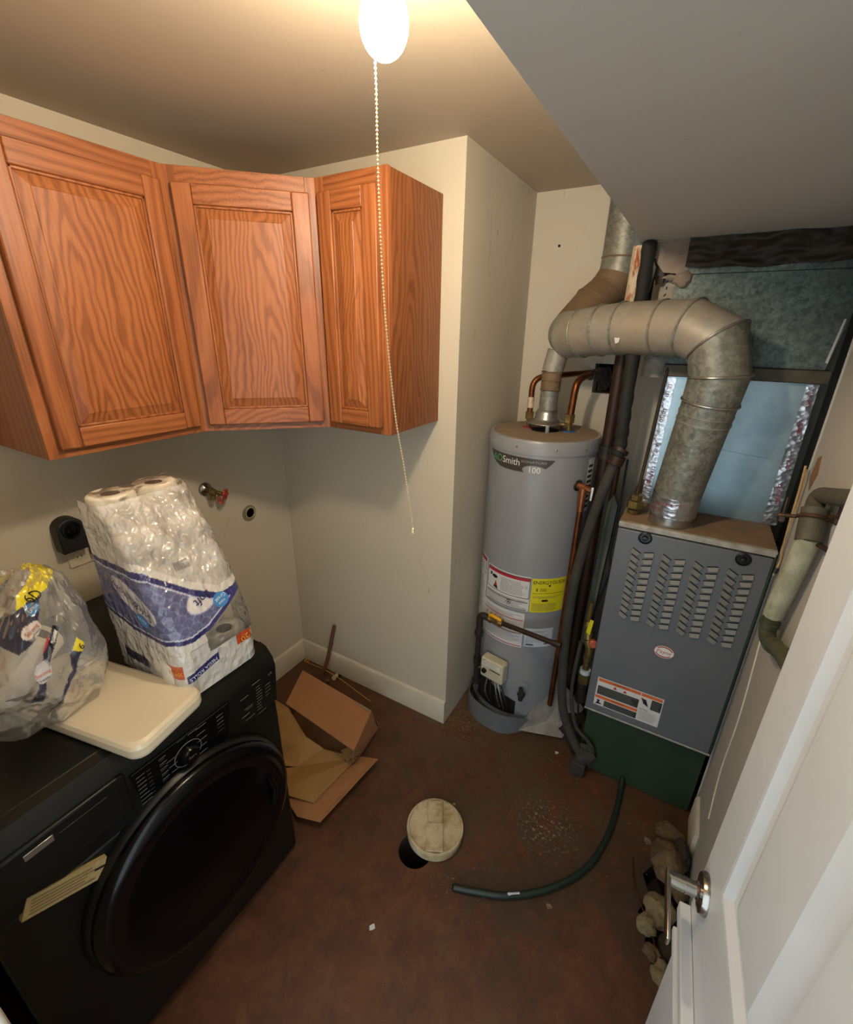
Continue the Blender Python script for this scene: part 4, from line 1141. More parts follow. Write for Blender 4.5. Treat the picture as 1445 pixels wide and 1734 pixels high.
# temperature and pressure discharge pipe
t = thing('discharge_pipe', 'copper relief valve discharge pipe down the right side of the heater', 'pipe', (1.43, .155, .2))
b = MB(); v0 = Vector((1.345, .20, 1.275)); dn = Vector((.62, -.75, 0)).normalized()
b.lathe([(.024, 0), (.022, .004), (0, .004)], Vector((HX, HY, 1.275))+Vector((.838, -.545, 0))*HR, (.838, -.545, 0), 24); b.build('escutcheon', t, 'ironblk')
tp = Vector((HX, HY, 1.275))+Vector((.838, -.545, 0))*(HR+.03)
b = MB(); b.tube([Vector((HX, HY, 1.275))+Vector((.838, -.545, 0))*(HR-.01), tp+Vector((.012, 0, 0))], .014, 18); b.tube([tp, tp+Vector((0, 0, -.065))], .0165, 18); b.tube([tp+Vector((0, 0, -.05)), tp+Vector((0, 0, -.1))], .014, 18)
b.tube([tp, tp+Vector((.035, .01, -.010))], .013, 16); b.build('relief_valve', t, 'copperl')
b = MB(); b.hexa([tp+Vector((.03, -.004, -.05)), tp+Vector((.04, -.004, -.05)), tp+Vector((.04, .004, -.05)), tp+Vector((.03, .004, -.05))], [tp+Vector((.03, -.004, .008)), tp+Vector((.042, -.004, .008)), tp+Vector((.042, .004, .008)), tp+Vector((.03, .004, .008))]); b.build('lever', t, 'alu', bevel=.002)
b = MB(); b.tube([tp+Vector((0, 0, -.09)), tp+Vector((0, 0, -.5)), tp+Vector((-.002, -.012, -1.12))], .0125, 18); b.tube([tp+Vector((0.001, 0.001, -.265)), tp+Vector((.001, .001, -.29))], .014, 16); b.build('drop_pipe', t, 'copper')

# gas line of the heater
t = thing('heater_gas_line', 'thin dark gas pipe crossing in front of the heater with a yellow valve', 'pipe', (1.05, .1, .1))
gx, gy = 1.065, .135
b = MB(); b.tube([(gx, gy, .20), (gx, gy, .52)], .0135, 16); b.tube([(gx, gy, .50), (gx, gy, .585)]+arc((gx, gy, .585), (gx, gy, .605), (gx+.02, gy, .605))+[(gx+.055, gy-.004, .605)], .0165, 16)
b.tube([(gx, gy, .49), (gx, gy, .51)], .021, 16); b.tube([(gx, gy, .325), (gx, gy, .36)], .0185, 16); b.tube([(gx, gy, .20), (gx, gy, .225)], .019, 16); b.tube([(gx, gy, .30), (gx+.06, gy+.02, .30)], .0125, 14); b.build('drop_leg', t, 'ironblk')
b = MB(); b.tube([(gx+.05, gy-.004, .605), (gx+.11, gy-.014, .608)], .0165, 16); nut(b, (gx+.055, gy-.004, .605), .020, .016, (1, 0, 0)); nut(b, (gx+.108, gy-.014, .608), .019, .016, (1, 0, 0)); b.build('gas_valve', t, 'brass', ang=30)
b = MB(); b.tube(spline([(gx+.052, gy-.012, .628), (gx+.065, gy-.018, .635), (gx+.09, gy-.022, .632), (gx+.112, gy-.022, .626)]), .0085, 10); b.build('valve_handle', t, 'yellowh')
b = MB(); b.tube([(gx+.115, gy-.014, .608), (1.452, .075, .628)], .0115, 16); b.tube([(1.43, .079, .627), (1.46, .074, .6285)], .0145, 14); b.build('cross_pipe', t, 'iron')

# tile leaning at the right foot of the heater
t = thing('stone_tile', 'grey stone tile leaning between the heater and the furnace', 'tile', (1.42, .26, 0))
b = MB(); b.prism([(1.300, .150, .004), (1.500, .215, .004), (1.56, .36, .10), (1.40, .335, .27)], (.010, -.020, .012)); b.build('slab', t, 'slab', smooth=False, bevel=.002)

# ------------------------------------------------------------------ vent pipes
vp = thing('furnace_vent_pipe', 'galvanised vent pipe from the furnace top bending left over the heater', 'vent pipe', (1.745, .19, 1.222))
b = MB(); b.lathe([(.074, 0), (.074, .004), (.0705, .006), (.0705, .05), (.073, .052)], (1.748, .185, 1.222), (.03, -.06, 1), 44, True); b.build('collar', vp, 'alu', ang=50)
cA, cB, cC = Vector((1.749, .183, 1.262)), Vector((1.752, .178, 1.335)), Vector((1.783, .138, 1.655))
b = MB(); b.tube([cA, cB], .0765, 44, False); b.build('tape_band', vp, 'foil')
b = MB(); TB = lambda x, y, d=0: cA.lerp(cB, (y)/.073)+Vector((math.cos(-PI/2+x/.077), math.sin(-PI/2+x/.077), 0))*(.0772+d)
put_text(b, TB, 'UL 181B-FX', -.02, .045, .016, 'redtape', .0006, .08, 1.1); put_text(b, TB, 'LISTED-FX', -.07, .020, .013, 'redtape', .0006, .08)
b.build('tape_lettering', vp, smooth=False)
b = MB(); b.tube([cB, cC], [.0755, .0785], 48, False); b.build('straight_section', vp, 'ventg')
gore = [cC, Vector((1.790, .130, 1.735)), Vector((1.765, .138, 1.832)), Vector((1.685, .178, 1.868)), Vector((1.60, .218, 1.868)), Vector((1.47, .272, 1.866)), Vector((1.40, .300, 1.860)), Vector((1.325, .338, 1.850)), Vector((1.272, .378, 1.842)), Vector((1.248, .425, 1.850))]
for i in range(len(gore)-1):
    # mitred pieces, built as sections of one tube
    b = MB(); full = MB(); full.tube(gore, [.080, .084, .088, .087, .086, .086, .086, .086, .086, .084], 40, False)
    b.v = full.v[i*40:(i+2)*40]; b.f = [(j, (j+1) % 40, (j+1) % 40+40, j+40) for j in range(40)]; b.mi = [0]*40
    b.build('pipe_section', vp, 'ventg' if i < 2 else 'vent')
full = MB(); full.tube(gore, [.081, .085, .0885, .0875, .0865, .0865, .0865, .0865, .0865, .0845], 40, False)
for i in (0, 1, 2, 3, 4, 5, 6, 7):
    ring = [Vector(v) for v in full.v[i*40:(i+1)*40]]; ring.append(ring[0]); ring.append(ring[1])
    b = MB(); b.tube(ring[:41], .0042, 8, False); b.build('seam', vp, 'alu' if i < 3 else 'ventg')
b = MB(); b.tube([cB.lerp(cC, .80), cB.lerp(cC, .815)], .0805, 44, False); b.tube([cB.lerp(cC, .88), cB.lerp(cC, .89)], .0808, 44, False); b.build('crimp', vp, 'vent')
b = MB()
FP = Fr((1.467, .187, 1.838), (.93, -.37, 0), (0, 0, 1), (-.37, -.93, 0))
b.prism([FP(x, y) for x, y in ((0, -.02), (.012, -.016), (.016, .02), (.024, .036), (.004, .026), (-.008, .004))], FP(0, 0, .001)-FP(0, 0, 0)); b.build('paint_fleck', vp, 'labw', smooth=False)
fl = thing('flue_pipe', 'brown dusty flue pipe rising behind the vent pipe into the ceiling', 'vent pipe', (1.25, .42, 1.85))
fg = [Vector((1.249, .428, 1.850)), Vector((1.262, .47, 1.885)), Vector((1.30, .53, 1.955)), Vector((1.345, .585, 2.01)), Vector((1.372, .60, 2.07)), Vector((1.376, .60, 2.13)), Vector((1.376, .60, 2.414))]
frs = [.083, .082, .080, .079, .078, .076, .074]
full = MB(); full.tube(fg, frs, 36, False)
for i in range(6):
    b = MB(); b.v = full.v[i*36:(i+2)*36]; b.f = [(j, (j+1) % 36, (j+1) % 36+36, j+36) for j in range(36)]; b.mi = [0]*36
    b.build('pipe_section', fl, 'ventd' if i < 4 else 'ventg')
for i in (2, 3, 5):
    ring = [Vector(v) for v in full.v[i*36:(i+1)*36]]; ring.append(ring[0])
    b = MB(); b.tube(ring, .003, 8, False); b.build('seam', fl, 'ventd')
hv = thing('heater_vent_pipe', 'short upright galvanised vent pipe on the draft hood of the heater', 'vent pipe', (HX, HY+.005, 1.54))
hp_ = [Vector((HX, .39, 1.538)), Vector((HX, .39, 1.625)), Vector((HX+.001, .39, 1.628)), Vector((HX+.001, .39, 1.70)), Vector((HX+.001, .39, 1.70)), Vector((HX+.016, .394, 1.782))]
for i, (mt, r0, r1) in enumerate((('ventg', .0375, .0375), (None, 0, 0), ('ventd', .040, .040), (None, 0, 0), ('vent', .042, .043))):
    if mt: b = MB(); b.tube([hp_[i], hp_[i+1]], [r0, r1], 32, False); b.build('pipe_section', hv, mt)
for z, r_ in ((1.628, .0405), (1.665, .041), (1.70, .0425)):
    b = MB(); b.torus((HX+.001, .39, z), (0, .02, 1), r_, .0022, 32, 6); b.build('seam', hv, 'ventd')

# ------------------------------------------------------------------ riser pipes between heater and furnace
t = thing('iron_riser', 'thick dark iron pipe standing between heater and furnace, rusty white above', 'pipe', (1.468, .385, 0))
b = MB(); b.tube([(1.468, .385, 0.02), (1.468, .385, 1.86)], .0245, 22); b.build('lower_pipe', t, 'iron')
b = MB(); b.tube([(1.468, .385, 1.86), (1.469, .385, 2.135)], .0245, 22); b.build('upper_pipe', t, 'rust', label='rusty white painted upper pipe')
b = MB(); b.tube([(1.468, .385, 1.37), (1.468, .385, 1.425)], .032, 20); b.tube([(1.468, .385, 1.40), (1.52, .345, 1.405)], .020, 16); b.build('tee', t, 'ironblk')
t = thing('thin_riser', 'thin brown pipe standing close behind the thick iron riser', 'pipe', (1.512, .43, 0))
b = MB(); b.tube([(1.515, .43, .02), (1.515, .43, 2.135)], .0125, 14); b.build('pipe', t, 'iron')
t = thing('wood_stud', 'pale split wood strip beside the rusty riser under the soffit', 'stud', (1.50, .40, 1.9))
b = MB(); b.prism([(1.497, .39, 1.92), (1.507, .38, 2.139), (1.528, .39, 2.139), (1.512, .40, 1.98)], (.006, .02, 0)); b.build('strip', t, 'trim', smooth=False)
t = thing('insulated_line', 'grey foam covered refrigerant line sloping down to the furnace foot', 'pipe', (1.55, .12, 0))
up_ = [(1.506, .315, 2.135), (1.512, .29, 1.95), (1.522, .245, 1.78), (1.530, .215, 1.62), (1.537, .20, 1.50), (1.538, .19, 1.43)]
b = MB(); path = spline(up_, 8); b.tube(path, [.0225+.0018*math.sin(i*1.7) for i in range(len(path))], 18); b.build('corrugated_cover', t, 'foamb', label='black corrugated upper cover')
b = MB(); b.tube([(1.538, .19, 1.435), (1.53, .188, 1.405)], .030, 18); b.tube([(1.545, .195, 1.46), (1.54, .19, 1.448)], .0295, 18); b.build('band', t, 'iron')
low_ = [(1.53, .188, 1.41), (1.505, .172, 1.28), (1.482, .16, 1.13), (1.465, .15, .95), (1.461, .14, .78), (1.466, .13, .60), (1.478, .12, .44), (1.50, .105, .30), (1.542, .09, .20), (1.590, .075, .13), (1.618, .072, .10)]
b = MB(); path = spline(low_, 6); b.tube(path, [.0185+.001*math.sin(i/len(path)*PI) for i in range(len(path))], 20); b.build('foam_cover', t, 'foam')
t = thing('brown_corner_strip', 'grey green strip running down the wall left of the furnace', 'trim', (1.55, .30, 0))
b = MB(); b.prism([(1.515, .34, 1.20), (1.533, .32, 1.24), (1.555, .31, 1.20), (1.530, .31, .50), (1.500, .33, .50)], (.004, .03, 0)); b.build('strip', t, 'greenl', smooth=False)
t = thing('black_cable', 'black cable hanging beside the grey green strip', 'cable', (1.56, .29, .5))
b = MB(); b.tube(spline([(1.562, .30, 1.40), (1.566, .28, 1.2), (1.563, .27, 1.02), (1.578, .26, .93), (1.558, .26, .80), (1.54, .27, .62), (1.53, .27, .42), (1.55, .24, .22), (1.572, .19, .12), (1.575, .13, .03)]), .0045, 8); b.build('cable', t, 'wirek')
t = thing('cable_loop', 'thin dark tube curving from behind the foam line to the furnace foot', 'cable', (1.56, .1, 0))
b = MB(); b.tube(spline([(1.525, .16, .62), (1.52, .15, .45), (1.53, .13, .33), (1.57, .10, .22), (1.63, .085, .18), (1.66, .09, .13), (1.655, .095, .03)]), .008, 10); b.build('tube', t, 'foam')
# condensate / gas fittings by the yellow handle
t = thing('furnace_gas_valve', 'gas shutoff with yellow handle and red cap left of the furnace', 'valve', (1.545, .24, .42))
b = MB(); b.tube([(1.53, .25, .77), (1.53, .25, .66)], .012, 14); b.tube([(1.53, .25, .67), (1.545, .22, .60)], .020, 16); b.tube([(1.545, .22, .60), (1.56, .21, .56), (1.556, .215, .50)], .019, 16); b.tube([(1.556, .215, .52), (1.556, .215, .43)], .014, 16); b.build('body', t, 'brass')
b = MB(); b.hexa([(1.528, .215, .615), (1.548, .212, .615), (1.548, .220, .615), (1.528, .222, .615)], [(1.540, .212, .705), (1.556, .209, .705), (1.556, .214, .705), (1.540, .216, .705)]); b.build('handle', t, 'yellow', bevel=.002)
b = MB(); b.lathe([(.018, 0), (.018, .02), (.013, .024), (0, .024)], (1.567, .205, .60), (.3, -.9, .25), 20); b.build('cap', t, 'cardred')
b = MB(); b.tube([(1.556, .215, .445), (1.556, .215, .415)], .024, 18); b.build('white_collar', t, 'labbw')
b = MB(); b.tube([(1.556, .215, .425), (1.556, .215, .375)], .027, 8); b.build('coupling', t, 'brass', ang=30)
b = MB(); b.tube([(1.556, .215, .38), (1.556, .215, .26)], .022, 18); b.tube([(1.556, .215, .30), (1.556, .215, .27)], .026, 18); b.build('drip_leg', t, 'ironblk')
t = thing('gas_union', 'small brass union with a brown pipe on the left of the furnace top', 'fitting', (1.625, .20, 1.222))
b = MB(); b.tube([(1.625, .20, 1.222), (1.625, .20, 1.24)], .022, 8); nut(b, (1.625, .20, 1.262), .030, .028); nut(b, (1.625, .20, 1.288), .021, .02); b.build('union', t, 'brass', ang=30)
b = MB(); b.tube([(1.625, .20, 1.295), (1.628, .25, 1.42), (1.635, .33, 1.75)], .006, 10); b.build('tubing', t, 'ironblk')

# ------------------------------------------------------------------ furnace
FL, FRX, FYF, FZ0, FZ1 = 1.592, 2.062, .087, .348, 1.222
fu = thing('furnace', 'grey upright gas furnace cabinet with louvered front', 'furnace', ((FL+FRX)/2, .4, FZ0))
b = MB(); b.box((FL+.002, FYF+.024, FZ0), (FRX-.002, .69, FZ1-.006)); b.build('cabinet', fu, 'furn', bevel=.003)
b = MB(); b.box((FL, FYF+.02, FZ1-.006), (FRX, .69, FZ1)); b.build('top_plate', fu, 'furntop', bevel=.002)
b = MB(); b.box((FL, FYF+.002, FZ1-.020), (FRX, FYF+.022, FZ1+.0005)); b.build('top_flange', fu, 'furnedge', bevel=.003)
F = Fr((FL, FYF, FZ0), (1, 0, 0), (0, 0, 1), (0, -1, 0)); FW, FH = FRX-FL, FZ1-.024-FZ0
b = MB(); b.fbox(F, .001, .008, -.024, FW-.006, FH, 0); fp = b.build('front_panel', fu, 'furn', bevel=.004, seg=3)
b = MB(); b.fbox(F, 0, .0, -.024, FW, .008, .001); b.build('bottom_edge', fu, 'furnedge', bevel=.002)
b = MB(); b.fbox(F, FW-.006, .008, -.06, FW, FH+.018, -.002); b.build('side_flange', fu, 'greenm', bevel=.002)
def louver(tilt):
    L_ = Fr((0, 0, 0), (math.cos(tilt), 0, math.sin(tilt)), (-math.sin(tilt), 0, math.cos(tilt)), (0, -1, 0))
    b = MB(); w_, h_ = .0165, .0075
    p_ = [L_(-w_, h_, .0004), L_(w_, h_, .0004), L_(w_, -h_, .0004), L_(-w_, -h_, .0004)]
    q_ = [L_(-w_+.003, -h_+.001, .0085), L_(w_-.003, -h_+.001, .0085)]
    b.use('furnl'); b.add([p_[0], p_[1], q_[1], q_[0], L_(-w_, -h_+.001, .0004), L_(w_, -h_+.001, .0004)], [(0, 1, 2, 3), (0, 3, 4), (1, 5, 2)])
    b.use('dark'); b.add([L_(-w_-.001, h_-.0005, .0012), L_(w_+.001, h_-.0005, .0012), L_(w_, h_+.0028, .0008), L_(-w_, h_+.0028, .0008)], [(0, 1, 2, 3)])
    b.use('dark'); b.add([L_(-w_+.001, -h_+.0008, .0008), L_(w_-.001, -h_+.0008, .0008), q_[1]+Vector((0, .0002, 0)), q_[0]+Vector((0, .0002, 0))], [(0, 1, 2, 3)])
    return b
protos = {}
for side, tilt in ((0, -.52), (1, .24)):
    me_b = louver(tilt); me = bpy.data.meshes.new('louver'); me.from_pydata([tuple(v) for v in me_b.v], [], me_b.f)
    for m_ in me_b.mats: me.materials.append(m_)
    me.polygons.foreach_set('material_index', me_b.mi); protos[side] = me
org = ORG[fu.name]
for g in range(4):
    for side in (0, 1):
        for k in range(11):
            x = 1.664+g*.0985+side*.0455; z = 1.119-k*.0268
            o = bpy.data.objects.new('louver', protos[side]); COL.objects.link(o); o.parent = fu
            o.location = Vector((x, FYF-.0005, z))-org
for x, z in ((.094, 1.180), (.387, 1.177)):
    b = MB(); c_ = Vector((FL+x, FYF, z)); b.lathe([(.0225, -.001), (.0225, .003), (.019, .005), (.018, .001), (.009, .001), (.008, .012), (0, .013)], c_, (0, -1, 0), 30); b.build('latch_knob', fu, 'knob', ang=50)
BD = Fr((1.829, FYF, .744), (1, 0, 0), (0, 0, 1), (0, -1, 0))
b = MB(); put_poly(b, BD, ellipse(0, 0, .034, .0275, 40), 'cardred', .0015); put_poly(b, BD, ellipse(0, 0, .0325, .026, 40), 'white', .0020)
MT['badgered'] = P('brick_red_print', '9C3A28', rough=.5)
arcp = lambda s_: [(s_*.030*math.cos(t_), s_*.024*math.sin(t_)) for t_ in [math.radians(20+k*14) for k in range(10)]]+[(s_*.027*math.cos(t_)*.98, s_*.019*math.sin(t_)) for t_ in [math.radians(146-k*14) for k in range(10)]]
put_poly(b, BD, arcp(1), 'badgered', .0024); put_poly(b, BD, arcp(-1), 'badgered', .0024); put_text(b, BD, 'Payne', 0, 0, .021, 'badgered', .0026)
b.build('name_badge', fu, smooth=False, label='small oval badge reading Payne')
LB = Fr((1.624, FYF, .390), (1, 0, 0), (0, 0, 1), (0, -1, 0)); LW, LH = .247, .143
b = MB(); put_rect(b, LB, 0, 0, LW, LH, 'labw', .0008)
lm = .165
put_rect(b, LB, .004, LH-.018, lm, LH-.004, 'orange', .0014); put_text(b, LB, 'WARNING', .09, LH-.011, .012, 'blackp', .0018)
put_rect(b, LB, .006, .058, lm-.002, .102, 'darkp', .0014); lines(b, LB, .010, lm-.006, .060, .100, 6, 'greyp', .0018, .16, 1, 3)
put_poly(b, LB, [(.062, .108), (.07, .122), (.078, .108)], 'red', .0018); put_poly(b, LB, [(.100, .108), (.108, .120), (.116, .108)], 'red', .0018)
put_rect(b, LB, .002, .038, lm, .052, 'orange', .0014); put_text(b, LB, 'WARNING', .09, .045, .010, 'blackp', .0018)
put_rect(b, LB, .040, .004, lm, .034, 'darkp', .0014); lines(b, LB, .044, lm-.006, .006, .032, 5, 'greyp', .0018, .14, 1, 4)
put_poly(b, LB, [(.006, .006), (.014, .02), (.01, .03), (.024, .03), (.02, .018), (.034, .010)], 'blackp', .0018)
put_rect(b, LB, lm+.003, LH-.018, LW-.004, LH-.004, 'orange', .0014)
put_poly(b, LB, [(lm+.008, LH-.03), (lm+.014, LH-.052), (lm+.034, LH-.062), (lm+.022, LH-.03)], 'blackp', .0018); put_poly(b, LB, [(lm+.004, LH-.026), (lm+.010, LH-.026), (lm+.010, LH-.044)], 'red', .0018)
put_rect(b, LB, lm+.042, LH-.070, LW-.003, LH-.022, 'darkp', .0014); lines(b, LB, lm+.045, LW-.006, LH-.066, LH-.026, 5, 'greyp', .0018, .16)
put_text(b, LB, 'NOTICE', lm+.020, .062, .009, 'blackp', .0018); lines(b, LB, lm+.006, LW-.006, .008, .055, 9, 'greyp', .0018, .22, 1, 6)
b.build('warning_label', fu, smooth=False, label='white and orange warning label')

t = thing('return_air_base', 'dark green sheet metal base box under the furnace', 'duct', (1.82, .4, 0))
b = MB(); b.box((1.605, .11, .003), (2.055, .69, FZ0-.001)); b.build('box', t, 'greenm', bevel=.002)

# plenum above the furnace
PY = .344
pm = thing('furnace_plenum', 'galvanised sheet metal plenum standing on the furnace', 'duct', (1.85, .5, FZ1))
b = MB(); b.hexa([(1.632, PY, FZ1+.001), (2.075, PY, FZ1+.001), (2.075, .69, FZ1+.001), (1.632, .69, FZ1+.001)], [(1.636, PY, 1.712), (2.070, PY, 1.712), (2.07, .69, 1.712), (1.636, .69, 1.712)])
b.build('lower_panel', pm, 'plen', smooth=False)
b = MB(); b.prism([(1.68, PY-.001, 1.44), (1.85, PY-.001, 1.47), (2.05, PY-.001, 1.452), (2.05, PY-.001, 1.446), (1.85, PY-.001, 1.464), (1.68, PY-.001, 1.435)], (0, -.0015, 0)); b.build('crease', pm, 'plen', smooth=False)
b = MB(); b.box((1.622, PY-.022, 1.711), (2.090, .69, 1.752)); b.build('flange', pm, 'bar', bevel=.003)
b = MB(); b.hexa([(1.612, PY-.004, 1.753), (2.072, PY-.004, 1.753), (2.072, .69, 1.753), (1.612, .69, 1.753)], [(1.605, PY-.004, 2.035), (2.105, PY-.004, 2.035), (2.105, .69, 2.035), (1.605, .69, 2.035)])
b.build('upper_panel', pm, 'plenold', smooth=False)
b = MB(); b.box((1.605, PY-.008, 2.036), (2.11, .69, 2.062)); b.build('seam_strip', pm, 'plenold', bevel=.002)
b = MB(); b.prism([(2.066, PY-.0055, 1.775), (2.073, PY-.0055, 1.772), (2.083, PY-.0055, 1.90), (2.078, PY-.0055, 1.90)], (0, -.001, 0)); b.build('paint_fleck', pm, 'labw', smooth=False)
for k, (x0, x1, x2, x3, nm) in enumerate(((1.632, 1.660, 1.668, 1.638, 'l'), (2.034, 2.078, 2.071, 2.040, 'r'))):
    b = MB(); n_ = 26; vs = []
    for j in range(n_+1):
        f = j/n_; z = FZ1+.003+f*(1.708-FZ1-.004); xa = x0+(x3-x0)*f; xb = x1+(x2-x1)*f
        for i in range(5):
            g = i/4; vs.append((xa+(xb-xa)*g+.002*noise.noise(Vector((z*40, i, k))), PY-.0025-.004*abs(noise.noise(Vector((z*30, g*3, k*5)))), z))
    b.add(vs, [(j*5+i, j*5+i+1, (j+1)*5+i+1, (j+1)*5+i) for j in range(n_) for i in range(4)])
    tp_ = b.build('foil_tape', pm, 'foil', ang=20)
    b = MB(); TF = Fr((((x0+x1)/2+(x3+x2)/2)/2, PY-.0078, 1.47), (.0, 0, -1), (1, 0, 0), (0, -1, 0))
    for q_, s_ in ((-.19, 'UL 181'), (-.10, 'LISTED'), (.02, 'FX-81'), (.13, 'CERTIFIED')): put_text(b, TF, s_, q_, 0, .018, 'redtape', 0, .12*(1 if k else -1), .9)
    b.build('tape_lettering', tp_, smooth=False, kind='stuff')
# dark sheeting and torn drywall above
def sheet_fn(u, v):
    x = 1.625+u*.50; z = 2.052+.010*noise.noise(Vector((x*9, 0, 4)))*(1-v)+v*.086
    return Vector((x, PY-.014-.020*v-.020*noise.noise(Vector((x*9, z*26, 0)))-.007*noise.noise(Vector((x*26, z*60, 0))), z)), None
t = thing('plastic_sheeting', 'crumpled dark plastic sheeting tucked between plenum and soffit', 'plastic sheet', (1.85, PY-.02, 2.05))
grid_obj('sheet', t, sheet_fn, 90, 24, MT['plastic_sheet'])
t = thing('torn_drywall', 'torn flap of grey drywall paper at the soffit corner', 'drywall', (1.58, .33, 2.03))
b = MB(); b.prism([(1.505, PY+.002, 2.139), (1.625, PY-.012, 2.139), (1.635, PY-.012, 2.03), (1.612, PY-.012, 2.005), (1.600, PY-.010, 2.04), (1.560, PY-.006, 2.045), (1.535, PY, 2.075), (1.522, PY, 2.11)], (0, .012, 0)); b.build('flap', t, 'drywall', smooth=False)
b = MB(); b.blob((1.625, PY-.012, 2.022), (.026, .012, .024), 4, .2); b.blob((1.585, PY, 2.03), (.022, .01, .008), 5, .3); b.build('torn_lump', t, 'drywall')
t = thing('wrapped_duct', 'white wrapped insulation with black stitches left of the plenum', 'insulation', (1.57, .42, 1.7))
def wr_fn(u, v):
    x = 1.542+.072*u+.02*v*0; z = 1.70+v*.345
    return Vector((x+.010*v, .40-.018*math.sin(PI*u)-.005*noise.noise(Vector((x*30, z*36, 2))), z)), None
grid_obj('wrap', t, wr_fn, 30, 80, MT['insul'])
for k in range(6):
    b = MB(); z = 1.93+k*.022; b.tube([(1.572+.004*(k % 2), .3815, z), (1.577, .380, z+.008)], .0018, 6); b.build('stitch', t, 'blackp')
t = thing('dark_filler', 'dark crumpled rag stuffed in the gap beside the wrapped insulation', 'rag', (1.545, .36, 2.03))
b = MB(); b.blob((1.553, .375, 2.075), (.024, .02, .055), 8, .3, 18, 14, 3); b.build('rag', t, 'plastic_sheet')

# pale cable right of the furnace
t = thing('pale_cable', 'pale tan cable hanging down the right edge of the furnace', 'cable', (2.07, .1, 1.1))
b = MB(); b.tube(spline([(2.058, .10, 1.50), (2.060, .088, 1.42), (2.062, .086, 1.34), (2.066, .084, 1.25), (2.070, .082, 1.20), (2.064, .074, 1.15)]), .0032, 8)
b.tube(spline([(2.062, .098, 1.49), (2.066, .09, 1.40), (2.064, .082, 1.28)]), .0022, 8); b.build('cable', t, 'wirec')
b = MB(); b.tube([(2.068, .078, 1.175), (2.064, .074, 1.158)], .0065, 8); b.build('connector', t, 'wirek')

# ------------------------------------------------------------------ pipes on the right wall
t = thing('wall_pipe', 'old drain pipe with flaking white paint and green stains on the right wall', 'pipe', (2.04, -.22, 1.07))
el = [(2.054, -.46, 1.565), (2.054, -.40, 1.551), (2.053, -.25, 1.511)]+arc((2.052, -.215, 1.502), (2.048, -.165, 1.492), (2.042, -.205, 1.468), 8)+[(2.040, -.240, 1.458)]
b = MB(); b.tube(el, .0195, 20); b.build('upper_bend', t, 'pipegrey')
b = MB(); b.tube([(2.040, -.228, 1.470), (2.040, -.266, 1.400)], .0275, 20); b.build('coupling', t, 'pipegrey')
b = MB(); b.tube([(2.040, -.264, 1.412), (2.040, -.226, 1.28), (2.040, -.190, 1.150)], [.0235, .0245, .0235], 22); b.build('painted_pipe', t, 'pipepaint', label='flaking white painted length')
b = MB(); b.tube([(2.040, -.194, 1.160), (2.040, -.186, 1.125)]+arc((2.040, -.182, 1.112), (2.042, -.172, 1.072), (2.046, -.225, 1.083), 8)+[(2.052, -.33, 1.122), (2.054, -.48, 1.165)], .0205, 20)
b.tube([(2.040, -.186, 1.128), (2.040, -.183, 1.114)], .0235, 18); b.tube([(2.047, -.245, 1.090), (2.048, -.26, 1.096)], .023, 18); b.build('lower_bend', t, 'pipegreen')
t = thing('pipe_clamp', 'rusty two bolt clamp round the right wall pipe', 'clamp', (2.04, -.235, 1.45))
b = MB(); cc = Vector((2.040, -.240, 1.452)); ca = Vector((0, .45, .9)).normalized()
b.torus(cc, ca, .029, .0045, 24, 8); b.tube([cc+Vector((-.028, .02, -.010)), cc+Vector((-.060, .035, -.018))], .005, 8); b.tube([cc+Vector((.024, -.02, .012)), cc+Vector((.033, -.055, .028))], .006, 8); b.build('band', t, 'rusty')
for q_ in (cc+Vector((-.052, .032, -.016)), cc+Vector((.031, -.048, .024))):
    b = MB(); b.tube([q_-Vector((0, .004, .018)), q_+Vector((0, .008, .045))], .0045, 8); nut(b, q_-Vector((0, .002, .010)), .011, .012, (0, .3, 1)); b.build('bolt', t, 'iron', ang=30)
b = MB(); b.tube([(2.045, -.262, 1.402), (2.074, -.31, 1.40)], .006, 8); b.build('wall_hook', t, 'iron')
t = thing('pipe_bracket', 'grey strap bracket under the level pipe on the right wall', 'bracket', (2.06, -.40, 1.52))
b = MB(); b.tube([(2.056, -.42, 1.537), (2.066, -.38, 1.50), (2.073, -.345, 1.47)], .009, 8); b.build('strap', t, 'pipegrey')

# ------------------------------------------------------------------ left wall fittings
t = thing('washer_valve', 'wall valve with chrome flange and red handle above the paper pack', 'valve', (0, -.444, 1.195))
b = MB(); b.lathe([(0, 0), (.030, 0), (.028, .008), (.016, .014), (.014, .016)], (0, -.452, 1.205), (1, 0, 0), 30); b.build('flange', t, 'steel')
b = MB(); b.tube([(.0, -.452, 1.205), (.045, -.452, 1.203)], .012, 16); b.blob((.045, -.45, 1.198), (.018, .018, .020), 2, .1); b.tube([(.045, -.45, 1.19), (.045, -.452, 1.165)], .012, 14); b.tube([(.045, -.445, 1.20), (.060, -.412, 1.182)], .009, 14); b.build('body', t, 'brass')
b = MB(); c_ = Vector((.066, -.405, 1.180)); an = Vector((.85, .45, -.15)).normalized()
b.torus(c_, an, .019, .0035, 24, 8); b.lathe([(0, -.004), (.008, -.004), (.007, .006), (0, .007)], c_, an, 14)
aa = an.orthogonal().normalized(); bb = an.cross(aa)
for k in range(6):
    d_ = aa*math.cos(k*PI/3)+bb*math.sin(k*PI/3); b.tube([c_, c_+d_*.02], .0028, 6); b.blob(c_+d_*.021, (.0055, .0055, .0055), k, .05, 8, 6)
b.build('handle', t, 'redwheel')
t = thing('second_valve_stem', 'small red capped hose stem hanging under the wall valve', 'valve', (.045, -.42, 1.15))
